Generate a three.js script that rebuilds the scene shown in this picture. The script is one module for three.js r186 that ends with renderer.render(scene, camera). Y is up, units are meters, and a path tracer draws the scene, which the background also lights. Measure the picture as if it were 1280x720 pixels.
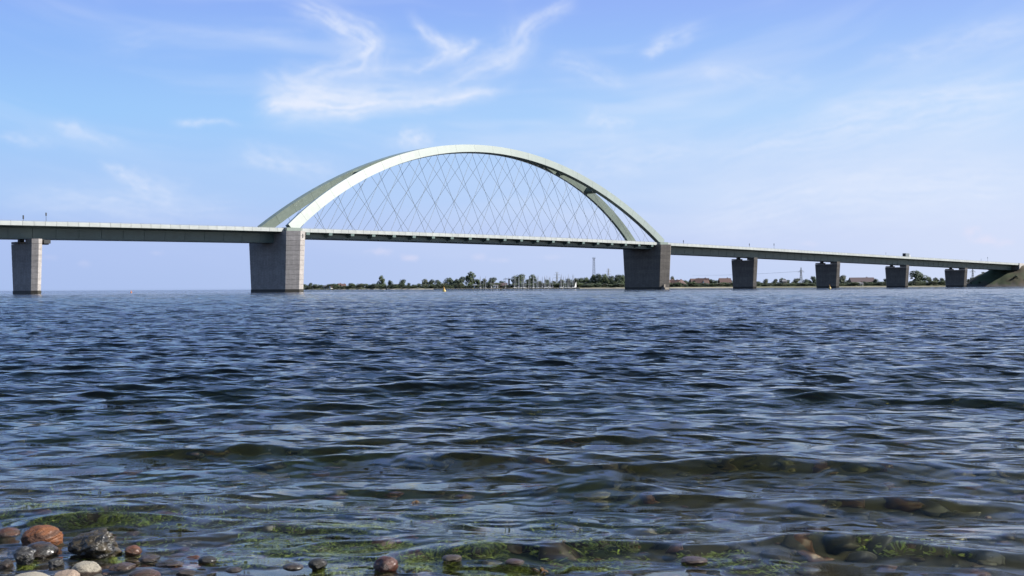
import * as THREE from 'three';
import { mergeGeometries, mergeVertices } from 'three/addons/utils/BufferGeometryUtils.js';

// ------------------------------------------------------------------ camera, sky, sun, exposure
const scene = new THREE.Scene();
const F = 1500, EYE = 1.2;                                   // focal length in photo pixels (1280 x 720), eye height
const camera = new THREE.PerspectiveCamera(2 * Math.atan(360 / F) * 180 / Math.PI, 16 / 9, 0.1, 9000);
camera.position.set(0, EYE, 0);
camera.rotation.order = 'YXZ';
camera.rotation.set(-0.00013, 0, -0.0055);                   // level, rolled by a third of a degree
const EXPO = 2.1;
const renderer = new THREE.WebGLRenderer();
renderer.toneMapping = THREE.LinearToneMapping;
renderer.toneMappingExposure = EXPO;
renderer.shadowMap.enabled = true;
const SUN_EL = 38 * Math.PI / 180;
const sunDir = new THREE.Vector3(0.995 * Math.cos(SUN_EL), Math.sin(SUN_EL), 0.10 * Math.cos(SUN_EL)).normalize();
const sun = new THREE.DirectionalLight(new THREE.Color(1, 0.96, 0.905), 5);
sun.position.copy(sunDir).multiplyScalar(1500).add(new THREE.Vector3(0, 0, -600));
sun.target.position.set(0, 0, -600);
sun.castShadow = true; sun.shadow.radius = 1;
Object.assign(sun.shadow.camera, { left: -900, right: 900, top: 900, bottom: -900, near: 10, far: 4000 });
sun.shadow.mapSize.set(4096, 4096);
scene.add(sun, sun.target);

// ------------------------------------------------------------------ small helpers
function rng(seed) { let a = seed >>> 0; return () => { a = (a + 0x6D2B79F5) | 0; let t = Math.imul(a ^ (a >>> 15), 1 | a); t = (t + Math.imul(t ^ (t >>> 7), 61 | t)) ^ t; return ((t ^ (t >>> 14)) >>> 0) / 4294967296; }; }
const clamp = (x, a, b) => Math.min(b, Math.max(a, x));
const sstep = (a, b, x) => { const t = clamp((x - a) / (b - a), 0, 1); return t * t * (3 - 2 * t); };
const mix = (a, b, t) => a + (b - a) * t;
function hash2(x, y, s) { let h = Math.imul(x, 374761393) + Math.imul(y, 668265263) + Math.imul(s, 974634777); h = Math.imul(h ^ (h >>> 13), 1274126177); return ((h ^ (h >>> 16)) >>> 0) / 4294967296; }
function vnoise(x, y, s = 0, per = 0) {                        // value noise 0..1, with period PER when it is set
  const xi = Math.floor(x), yi = Math.floor(y), fx = x - xi, fy = y - yi;
  const w = per ? (v) => ((v % per) + per) % per : (v) => v;
  const u = fx * fx * (3 - 2 * fx), v = fy * fy * (3 - 2 * fy);
  const a = hash2(w(xi), w(yi), s), b = hash2(w(xi + 1), w(yi), s), c = hash2(w(xi), w(yi + 1), s), d = hash2(w(xi + 1), w(yi + 1), s);
  return a + (b - a) * u + (c - a) * v + (a - b - c + d) * u * v;
}
function fbm(x, y, s = 0, oct = 4, per = 0) { let t = 0, a = 0.5, f = 1, n = 0; for (let i = 0; i < oct; i++) { t += a * vnoise(x * f, y * f, s + i * 17, per * f); n += a; a *= 0.5; f *= 2; } return t / n; }
function noise3(p, s) { return (fbm(p.x + p.z * 0.7, p.y + p.z * 0.3, s, 3) + fbm(p.z - p.y * 0.5 + 9, p.x * 0.6 - p.y, s + 5, 3)) / 2; }
const photoX = (px, dist) => dist * (px - 640) / F;              // lateral metres of a photo column at a known distance
const horizonY = (px) => 359.8 - 0.0055 * (px - 640);
const riseOf = (px, py, dist) => EYE + (horizonY(px) - py) * dist / F;

// ------------------------------------------------------------------ the sky: air and thin cirrus
{
  const W = 4096, H = 2048, data = new Float32Array(W * H * 4);
  const cir = new Float32Array(W * H), warm = new Float32Array(W * H);
  const az2u = (az) => (Math.atan2(-Math.cos(az), Math.sin(az)) / (2 * Math.PI) + 0.5) * W;   // az: from the view direction to the right
  const D = 180 / Math.PI;
  // cirrus streaks: [photo x, photo y, half width, strength], turned into directions in the sky
  const strokes = [
    [[352, 0, 6, 0.2], [392, 14, 9, 0.45], [435, 36, 12, 0.62], [472, 56, 11, 0.7], [452, 76, 10, 0.6], [412, 90, 9, 0.45], [365, 104, 9, 0.35]],
    [[324, 142, 5, 0.35], [345, 130, 10, 0.8], [380, 127, 13, 0.85], [430, 130, 10, 0.8], [500, 127, 7.5, 0.75], [570, 123, 6, 0.7], [612, 117, 5, 0.6], [648, 108, 4, 0.25]],
    [[318, 104, 7, 0.15], [345, 106, 12, 0.42], [372, 108, 16, 0.55], [420, 112, 15, 0.45], [490, 115, 12, 0.3], [560, 112, 8, 0.15]],
    [[508, 12, 4, 0.15], [528, 32, 4, 0.4], [545, 50, 6, 0.55], [566, 60, 8, 0.65], [590, 58, 6, 0.55], [606, 54, 3, 0.2]],
    [[575, 62, 6, 0.4], [545, 76, 6, 0.4], [500, 86, 6, 0.3], [440, 94, 6, 0.2]],
    [[722, -6, 5, 0.4], [690, 16, 6, 0.5], [662, 40, 8, 0.5], [645, 64, 8, 0.42], [612, 86, 8, 0.4], [565, 101, 7, 0.36], [500, 108, 7, 0.2]],
    [[640, 10, 10, 0.1], [650, 60, 14, 0.24], [610, 70, 12, 0.2], [540, 90, 14, 0.16]],
    [[680, 70, 7, 0.1], [720, 84, 9, 0.26], [760, 100, 8, 0.3], [792, 111, 4, 0.2]],
    [[735, 142, 6, 0.3], [762, 156, 7, 0.35], [790, 164, 4, 0.15]],
    [[808, 74, 3, 0.4], [816, 62, 5, 0.5], [840, 48, 7, 0.3], [880, 36, 7, 0.16]],
    [[500, 172, 9, 0.5], [522, 172, 9, 0.55], [545, 178, 7, 0.2]],
    [[62, 148, 4, 0.3], [90, 158, 6, 0.4], [125, 170, 5, 0.25], [160, 180, 4, 0.1]],
    [[128, 204, 4, 0.45], [155, 218, 7, 0.5], [190, 232, 9, 0.45], [240, 246, 10, 0.3]],
    [[215, 150, 3, 0.3], [255, 153, 3, 0.4], [305, 157, 2, 0.15]],
    [[0, 164, 4, 0.3], [40, 172, 5, 0.25], [80, 178, 4, 0.08]],
    [[300, 190, 8, 0.3], [350, 200, 9, 0.35], [420, 215, 10, 0.3]],
    [[120, 60, 12, 0.1], [200, 45, 14, 0.08], [300, 40, 10, 0.08], [380, 44, 6, 0.25]],
    [[880, 208, 14, 0.2], [960, 186, 18, 0.3], [1060, 164, 22, 0.34], [1170, 140, 24, 0.36], [1300, 108, 24, 0.36]],
    [[860, 285, 20, 0.2], [960, 262, 24, 0.35], [1060, 240, 24, 0.4], [1180, 238, 26, 0.36], [1300, 234, 26, 0.36]],
    [[1010, 152, 6, 0.2], [1090, 134, 8, 0.3], [1180, 126, 9, 0.3], [1300, 118, 10, 0.25]],
    [[1080, 82, 8, 0.14], [1160, 66, 10, 0.22], [1300, 30, 12, 0.24]],
    [[700, 215, 14, 0.2], [760, 205, 16, 0.3], [830, 195, 14, 0.25], [900, 184, 10, 0.15]],
    [[880, 98, 8, 0.3], [905, 92, 9, 0.26], [960, 104, 10, 0.2], [1020, 96, 10, 0.16]],
    [[0, 250, 10, 0.2], [90, 246, 12, 0.3], [200, 258, 12, 0.3], [300, 262, 10, 0.2]],
  ];
  let sn = 0;
  for (const st of strokes) {
    sn++;
    const c = new THREE.CatmullRomCurve3(st.map(([x, y]) => new THREE.Vector3(x, y, 0)));
    const N = 90, pts = [];
    for (let i = 0; i <= N; i++) {
      const t = i / N, k = t * (st.length - 1), j = Math.min(st.length - 2, Math.floor(k)), f = k - j, p = c.getPoint(t);
      pts.push([p.x, p.y, mix(st[j][2], st[j + 1][2], f), mix(st[j][3], st[j + 1][3], f)]);
    }
    let x0 = 1e9, x1 = -1e9, y0 = 1e9, y1 = -1e9;
    for (const p of pts) { x0 = Math.min(x0, p[0] - 3.2 * p[2]); x1 = Math.max(x1, p[0] + 3.2 * p[2]); y0 = Math.min(y0, p[1] - 3.2 * p[2]); y1 = Math.max(y1, p[1] + 3.2 * p[2]); }
    const ua = Math.floor(az2u(Math.atan((x0 - 640) / F))), ub = Math.ceil(az2u(Math.atan((x1 - 640) / F)));
    const elOf = (y) => Math.atan((360 - y) / F), va = Math.floor((elOf(y1) / Math.PI + 0.5) * H) - 4, vb = Math.ceil((elOf(y0) / Math.PI + 0.5) * H) + 4;
    for (let v = va; v <= vb; v++) for (let u = ua; u <= ub; u++) {
      const th = ((u + 0.5) / W - 0.5) * 2 * Math.PI, az = th + Math.PI / 2, el = ((v + 0.5) / H - 0.5) * Math.PI;
      let X = 640 + F * Math.tan(az), Y = 360 - F * Math.tan(el) / Math.cos(az);
      const wq = 1.5; const wx = (fbm(X / 40, Y / 22, 40 + sn, 3) - 0.5) * 20, wy = (fbm(X / 40 + 50, Y / 22, 60 + sn, 4) - 0.5) * 15;
      X += wx; Y += wy;
      let best = 1e9, bi = 0, so = 0;
      for (let i = 0; i < N; i++) {
        const ax = pts[i][0], ay = pts[i][1], dx = pts[i + 1][0] - ax, dy = pts[i + 1][1] - ay, L = Math.hypot(dx, dy) || 1e-6;
        const t = clamp(((X - ax) * dx + (Y - ay) * dy) / (L * L), 0, 1), ex = X - ax - dx * t, ey = Y - ay - dy * t, d2 = Math.hypot(ex, ey) / (pts[i][2] * wq);
        if (d2 < best) { best = d2; bi = i + t; so = (ex * dy - ey * dx) / L; }
      }
      if (best > 3) continue;
      const p = pts[Math.min(N, Math.round(bi))], t = bi / N, len = 300;
      const fib = 0.12 + 1.5 * Math.pow(fbm(t * len / 30 + so / 24, so / 3.8, 100 + sn, 4), 1.25) + 0.35 * (fbm(X / 9, Y / 5, 130 + sn, 4) - 0.5);
      const endFade = Math.min(1, t * 7, (1 - t) * 7);
      const add = p[3] * Math.exp(-best * best * 0.9) * fib * (0.25 + 0.75 * endFade);
      cir[v * W + u] = 1 - (1 - cir[v * W + u]) * (1 - Math.min(0.92, add));
    }
  }
  // low small cumulus puffs far away over the horizon
  const puffs = [[474, 314, 12, 4, 0.35], [512, 322, 9, 4, 0.4], [598, 321, 8, 4, 0.3], [628, 325, 10, 3, 0.25], [1214, 298, 9, 5, 0.4], [1232, 306, 14, 5, 0.45], [1255, 311, 10, 4, 0.3], [195, 316, 8, 3, 0.2], [60, 322, 12, 3, 0.12], [342, 330, 12, 4, 0.2], [690, 322, 14, 3, 0.15], [870, 313, 10, 3, 0.2], [1010, 308, 10, 3, 0.2], [105, 328, 9, 3, 0.14]];
  for (const [px, py, rx, ry, s] of puffs) {
    const uc = az2u(Math.atan((px - 640) / F)), vc = (Math.atan((360 - py) / F) / Math.PI + 0.5) * H, k = W / (2 * Math.PI) / F;
    for (let v = Math.floor(vc - 3 * ry * k - 3); v < vc + 3 * ry * k + 3; v++) for (let u = Math.floor(uc - 3 * rx * k - 3); u < uc + 3 * rx * k + 3; u++) {
      const a = (u + 0.5 - uc) / (rx * k), b = (v + 0.5 - vc) / (ry * k);
      const n = fbm(u / 4, v / 2.6, px, 3);
      warm[v * W + u] = Math.max(warm[v * W + u], s * clamp(1.25 - Math.hypot(a, b) * 0.9 + (n - 0.5) * 1.6, 0, 1));
    }
  }
  // smooth gradient of the air (display-linear values; divided by the exposure below)
  const keys = [[-90, 0.30, 0.38, 0.60], [0, 0.43, 0.545, 0.86], [2.2, 0.445, 0.56, 0.90], [4.5, 0.405, 0.60, 0.95], [8, 0.335, 0.60, 0.985], [11, 0.30, 0.515, 0.965], [14, 0.30, 0.45, 0.94], [25, 0.195, 0.365, 0.76], [45, 0.10, 0.215, 0.44], [90, 0.065, 0.15, 0.32]];
  const white = [0.80, 0.86, 1.0];
  for (let v = 0; v < H; v++) {
    const el = ((v + 0.5) / H - 0.5) * 180;
    let k = 0; while (k < keys.length - 2 && el > keys[k + 1][0]) k++;
    const t0 = clamp((el - keys[k][0]) / (keys[k + 1][0] - keys[k][0]), 0, 1), t = t0 * t0 * (3 - 2 * t0) * 0.5 + t0 * 0.5;
    const base = [0, 1, 2].map((i) => mix(keys[k][i + 1], keys[k + 1][i + 1], t));
    let veil = 0, soft = 0; const e = el / D, ce = Math.cos(e), se = Math.sin(e);
    for (let u = 0; u < W; u++) {
      const th = ((u + 0.5) / W - 0.5) * 2 * Math.PI, x = ce * Math.cos(th), z = ce * Math.sin(th);
      const cs = x * sunDir.x + se * sunDir.y + z * sunDir.z;                 // whiter and brighter towards the sun
      const near = Math.pow(clamp((cs + 0.35) / 1.35, 0, 1), 2.2);
      let R = base[0] * (0.90 + 0.75 * near), G = base[1] * (0.945 + 0.40 * near), B = base[2] * (0.975 + 0.12 * near);
      if (el > 0) {
        // faint veil of streaky high cloud all around
        const pl = 1 / Math.max(se, 0.045), qx = x * pl, qz = z * pl;
        if (el < 16 || u % 4 === 0) {                               // above the frame every fourth column is enough
          const ad = (th + Math.PI / 2) * D, oct = el < 16 ? 5 : 3, w1 = fbm(ad / 20 + 18, el * 0.06, 301, 3, 18) * 5, p1 = el + 7 * Math.cos(3 * (ad + 2) / D) + w1;
          const streak = fbm(ad / 10 + 18, p1 * 0.75, 311, oct, 36), fine = el < 16 ? fbm(ad / 2.5 + 72, p1 * 2.6, 331, 3, 144) : 0.5;
          veil = sstep(0.40, 0.80, streak * 0.8 + fine * 0.2) * (0.22 + 0.30 * sstep(0.42, 0.68, fbm(ad / 20 + 18, el / 9, 341, 3, 18))) * sstep(0, 5, el) * (1 - 0.4 * se) * (0.64 + 0.36 * Math.sin(ad * Math.PI / 60));
          soft = (0.04 + 0.60 * sstep(-0.5, 0.5, cs)) * sstep(14, 3, el) * (0.75 + 0.5 * (el < 16 ? fbm(th * 5 + 2, el * 0.16, 321, 4) : 0.5));
        }
        let c = 1 - (1 - Math.min(0.95, cir[v * W + u] * 1.08)) * (1 - veil) * (1 - soft);
        R = mix(R, white[0], c); G = mix(G, white[1], c); B = mix(B, white[2], c);
        const wm = warm[v * W + u];
        R = mix(R, 0.82, wm); G = mix(G, 0.78, wm); B = mix(B, 0.93, wm);
      }
      const o = (v * W + u) * 4;
      data[o] = R / EXPO; data[o + 1] = G / EXPO; data[o + 2] = B / EXPO; data[o + 3] = 1;
    }
  }
  const tex = new THREE.DataTexture(data, W, H, THREE.RGBAFormat, THREE.FloatType);
  tex.mapping = THREE.EquirectangularReflectionMapping; tex.magFilter = THREE.LinearFilter; tex.needsUpdate = true;
  scene.background = tex; scene.environment = tex;
}
console.log('sky done');

// ------------------------------------------------------------------ names, labels, parts
const taken = {};
const numbered = (n) => { taken[n] = (taken[n] ?? -1) + 1; return taken[n] ? n + '_' + String(taken[n]).padStart(3, '0') : n; };
const shadows = (m) => { m.castShadow = m.receiveShadow = true; return m; };
function tag(o, label, category, group) { o.userData.label = label; o.userData.category = category; if (group) o.userData.group = group; return o; }
function thing(name, label, category, group) { const o = new THREE.Group(); o.name = numbered(name); scene.add(o); return tag(o, label, category, group); }
function part(name, geometry, material, parent) { const m = shadows(new THREE.Mesh(geometry, material)); m.name = name; parent.add(m); return m; }
function structure(name, geometry, material) { const m = shadows(new THREE.Mesh(geometry, material)); m.name = name; m.userData.kind = 'structure'; scene.add(m); return m; }
function single(name, geometry, material, label, category, group) { const m = shadows(new THREE.Mesh(geometry, material)); m.name = numbered(name); scene.add(m); return tag(m, label, category, group); }
function copyOf(o, label, group) { const c = o.clone(); c.name = numbered(o.name.replace(/_\d{3}$/, '')); c.userData = { ...o.userData }; if (label) c.userData.label = label; if (group) c.userData.group = group; scene.add(c); return c; }

// flat-shaded face builder, uv in metres
class Faces {
  constructor() { this.p = []; this.n = []; this.u = []; }
  quad(a, b, c, d, ua) {
    const e1 = [b[0] - a[0], b[1] - a[1], b[2] - a[2]], e2 = [d[0] - a[0], d[1] - a[1], d[2] - a[2]];
    let n = [e1[1] * e2[2] - e1[2] * e2[1], e1[2] * e2[0] - e1[0] * e2[2], e1[0] * e2[1] - e1[1] * e2[0]];
    const l = Math.hypot(...n) || 1; n = n.map((x) => x / l);
    const L1 = Math.hypot(...e1), L2 = Math.hypot(...e2), U = ua ?? [a[0] + a[2], a[1]];
    const uv = [[U[0], U[1]], [U[0] + L1, U[1]], [U[0] + L1, U[1] + L2], [U[0], U[1] + L2]];
    for (const [q, w] of [[a, 0], [b, 1], [c, 2], [a, 0], [c, 2], [d, 3]]) { this.p.push(...q); this.n.push(...n); this.u.push(...uv[w]); }
    return this;
  }
  cap(pts) { for (let i = 1; i + 1 < pts.length; i++) this.quad(pts[0], pts[i], pts[i + 1], pts[i + 1]); return this; }
  // rings: equal-length closed loops; quads between neighbours and caps
  loft(rings, caps = true) {
    for (let r = 0; r + 1 < rings.length; r++) { const A = rings[r], B = rings[r + 1]; for (let i = 0; i < A.length; i++) { const j = (i + 1) % A.length; this.quad(A[i], A[j], B[j], B[i]); } }
    if (caps) { this.cap([...rings[0]].reverse()); this.cap(rings[rings.length - 1]); }
    return this;
  }
  box(x0, x1, y0, y1, z0, z1) { return this.loft([[[x0, y0, z1], [x1, y0, z1], [x1, y0, z0], [x0, y0, z0]], [[x0, y1, z1], [x1, y1, z1], [x1, y1, z0], [x0, y1, z0]]]); }
  bar(a, b, r) {
    const A = new THREE.Vector3(...a), B = new THREE.Vector3(...b), d = B.clone().sub(A).normalize(), s = Math.abs(d.y) > 0.9 ? new THREE.Vector3(1, 0, 0) : new THREE.Vector3(0, 1, 0);
    const u = s.cross(d).normalize(), v = d.clone().cross(u), ring = (P) => [[1, 1], [-1, 1], [-1, -1], [1, -1]].map(([i, j]) => P.clone().addScaledVector(u, i * r).addScaledVector(v, j * r).toArray());
    return this.loft([ring(A), ring(B)]);
  }
  build() { const g = new THREE.BufferGeometry(); g.setAttribute('position', new THREE.Float32BufferAttribute(this.p, 3)); g.setAttribute('normal', new THREE.Float32BufferAttribute(this.n, 3)); g.setAttribute('uv', new THREE.Float32BufferAttribute(this.u, 2)); return g; }
}

// tiling noise textures (grey factors around 1, stored as sRGB)
function noiseMap(size, fn, metres) {
  const d = new Uint8Array(size * size * 4);
  for (let y = 0; y < size; y++) for (let x = 0; x < size; x++) { const c = fn(x / size, y / size), o = (y * size + x) * 4; for (let i = 0; i < 3; i++) d[o + i] = clamp((Array.isArray(c) ? c[i] : c) * 255, 0, 255); d[o + 3] = 255; }
  const t = new THREE.DataTexture(d, size, size, THREE.RGBAFormat); t.wrapS = t.wrapT = THREE.RepeatWrapping; t.magFilter = THREE.LinearFilter; t.minFilter = THREE.LinearMipmapLinearFilter; t.generateMipmaps = true; t.colorSpace = THREE.SRGBColorSpace; t.repeat.set(1 / metres, 1 / metres); t.needsUpdate = true; return t;
}
const masonryMap = noiseMap(1024, (u, v) => {                  // weathered concrete with faint brick-sized facing, 16 m tile
  const row = Math.floor(v * 64), off = (row % 2) * 0.5, col = Math.floor(u * 16 + off);
  const stone = hash2(((col % 16) + 16) % 16, row, 7);
  const joint = Math.min((v * 64) % 1, 1 - ((v * 64) % 1)) < 0.10 || Math.min((u * 16 + off) % 1, 1 - ((u * 16 + off) % 1)) < 0.03 ? 0.07 : 0;
  const run = fbm(u * 40, v * 3, 3, 3, 0) * 0;
  const n = fbm(u * 8, v * 8, 11, 5, 8), st = fbm(u * 32, v * 4, 21, 3, 4);
  const g = 0.86 + 0.08 * (stone - 0.5) + 0.13 * (n - 0.5) + 0.12 * (st - 0.5) - joint + run;
  return [g, g * 0.985, g * 0.965];
}, 16);
const paintMap = noiseMap(512, (u, v) => { const n = fbm(u * 6, v * 6, 31, 5, 6), s = fbm(u * 48, v * 6, 37, 3, 6); const g = 0.93 + 0.10 * (n - 0.5) + 0.08 * (s - 0.5); return [g, g, g * 0.99]; }, 14);

const std = (o) => new THREE.MeshStandardMaterial(o);
const lin = (r, g, b) => new THREE.Color().setRGB(r, g, b);
const M = {
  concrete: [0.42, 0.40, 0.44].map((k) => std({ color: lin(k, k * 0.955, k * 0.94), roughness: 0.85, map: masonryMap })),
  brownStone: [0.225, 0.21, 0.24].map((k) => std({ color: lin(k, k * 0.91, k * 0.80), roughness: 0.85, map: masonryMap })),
  stain: std({ color: lin(0.055, 0.05, 0.038), roughness: 0.6, map: masonryMap }),
  arch: [0.205, 0.198, 0.213].map((k) => new THREE.MeshPhysicalMaterial({ color: lin(k * 0.82, k, k * 0.86), roughness: 0.34, clearcoat: 0.9, clearcoatRoughness: 0.32, map: paintMap })),
  archCore: std({ color: lin(0.12, 0.14, 0.12), roughness: 0.6 }),
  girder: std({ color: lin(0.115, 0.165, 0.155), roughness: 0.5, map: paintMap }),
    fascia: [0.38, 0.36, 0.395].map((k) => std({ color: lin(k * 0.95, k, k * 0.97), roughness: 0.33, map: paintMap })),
  rail: std({ color: lin(0.17, 0.18, 0.18), roughness: 0.5 }),
  cable: std({ color: lin(0.085, 0.1, 0.095), roughness: 0.5 }),
  asphalt: std({ color: lin(0.05, 0.05, 0.05), roughness: 0.9 }),
  dark: std({ color: lin(0.02, 0.022, 0.024), roughness: 0.7 }),
};

// ------------------------------------------------------------------ ground under the water
const shoreZ = (x) => 3.3 + 0.95 * sstep(-0.6, -1.7, x) + 0.25 * (fbm(x * 0.6 + 10, 3.3, 71, 3) - 0.5);
function ground(x, z) {                                          // height of beach and sea bed; z < 0 is out to sea
  const d = -z - shoreZ(x);
  let h;
  if (d < 0) h = -d * 0.045;
  else if (d < 1.5) h = -d * 0.042;
  else if (d < 12) h = -0.063 - (d - 1.5) * 0.062;
  else if (d < 60) h = -0.714 - (d - 12) * 0.05;
  else h = -3.114 - Math.min(3.4, (d - 60) * 0.02);
  if (d < 40) h += (fbm(x * 0.9, z * 0.9, 81, 4) - 0.5) * 0.10 * sstep(40, 10, d) * sstep(-3, 1.5, d) + (fbm(x * 6, z * 6, 83, 3) - 0.5) * 0.02;
  return h;
}
// ------------------------------------------------------------------ the sea: wind waves, finer towards the beach
const waves = (() => {
  const r = rng(4711), list = [];
  const band = (n, l0, l1, spread, slope, q) => {
    for (let i = 0; i < n; i++) {
      const L = l0 * Math.pow(l1 / l0, (i + r()) / n), k = 2 * Math.PI / L, th = (r() + r() + r() - 1.5) / 1.5 * spread + 0.06;
      list.push({ L, k, dx: Math.sin(th), dz: Math.cos(th), a: slope * Math.sqrt(2 / n) / k, ph: r() * 2 * Math.PI, q });
    }
  };
  band(8, 5.5, 14, 0.5, 0.006, 0.6);
  band(14, 2.4, 5.2, 0.45, 0.014, 0.9);
  band(22, 1.1, 2.4, 0.6, 0.036, 0.9);
  band(40, 0.4, 1.05, 0.9, 0.13, 0.7);
  band(40, 0.19, 0.45, 1.1, 0.125, 0.35);
  return list.sort((a, b) => b.L - a.L);
})();
const swellCrests = [[8.35, -2.0, 1.5, 0.085, 0.19], [7.95, -0.4, 1.4, 0.085, 0.20], [7.5, 1.6, 1.5, 0.07, 0.18], [14.2, -0.9, 1.3, 0.085, 0.30], [6.45, 2.1, 0.9, 0.06, 0.16], [6.55, 0.75, 0.7, 0.06, 0.16], [6.55, -2.1, 0.75, 0.07, 0.15], [6.15, -2.0, 0.7, 0.065, 0.14], [7.1, 0.6, 0.8, 0.045, 0.18], [10.2, 2.4, 1.3, 0.06, 0.26], [11.4, -1.9, 1.1, 0.07, 0.26], [5.7, -0.9, 0.5, 0.035, 0.13], [5.35, 1.6, 0.9, 0.06, 0.15], [5.25, -0.1, 0.6, 0.035, 0.12], [16.5, 3.8, 1.6, 0.08, 0.34], [9.5, 0.5, 1.1, 0.05, 0.22], [19, -4, 1.8, 0.08, 0.38], [23, 1.9, 2.0, 0.08, 0.42], [12.3, 1.1, 1.0, 0.06, 0.26], [12.8, 3.6, 1.2, 0.07, 0.28], [26, -7, 2.4, 0.09, 0.45], [28, 6, 2.2, 0.09, 0.45]];
function surface(x, z, step, out) {
  const depth = -ground(x, z), d = Math.hypot(x, z);
  const calm = d > 45 ? 1 : clamp(Math.sqrt(Math.max(0, depth + 0.02) / 0.55), 0.12, 1);
  const open = 1 + 0.95 * sstep(22, 95, d);                       // larger waves away from the sheltered beach
  const patch = 0.42 + 0.62 * fbm(x / 7 + 5, z / 11, 91, 3) + 0.55 * fbm(x / 40 + 2, z / 70, 97, 2);
  let X = x, Y = 0, Z = z;
  for (const w of waves) {
    if (w.L < 2 * step) break;
    const f = (w.L < 3.4 * step ? (w.L - 2 * step) / (1.4 * step) : 1) * calm * (w.L < 1.1 ? patch : open);
    const p = w.k * (w.dx * x + w.dz * z) + w.ph, s = Math.sin(p), c = Math.cos(p), a = w.a * f;
    Y += a * s; X += w.q * a * w.dx * c; Z += w.q * a * w.dz * c;
  }
  if (d < 32) for (const [cd, cx, len, h, wd] of swellCrests) {        // small breakers that steepen over the shallows
    const far = cd > 9 ? 0.62 : 1, along = (x - cx) / len; if (Math.abs(along) > 2.4) continue;
    const bend = cd + 0.16 * Math.sin(x * 1.1 + cd * 5) + 0.06 * Math.sin(x * 3.1 + cd * 3), e = (-z - bend) / (wd * (cd > 9 ? 0.7 : 1));
    if (e < -4 || e > 6) continue;
    const prof = e < 0 ? Math.exp(-e * e * 2.2) : Math.exp(-e * e * 0.4);
    Y += far * h * prof * Math.exp(-along * along * 1.2) * (0.85 + 0.3 * vnoise(x * 2.2, cd, 95));
  }
  out[0] = X; out[1] = Y; out[2] = Z; return out;
}
const rowStep = (d) => d < 12 ? 0.0028 * d : 0.0021 * d;
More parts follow.
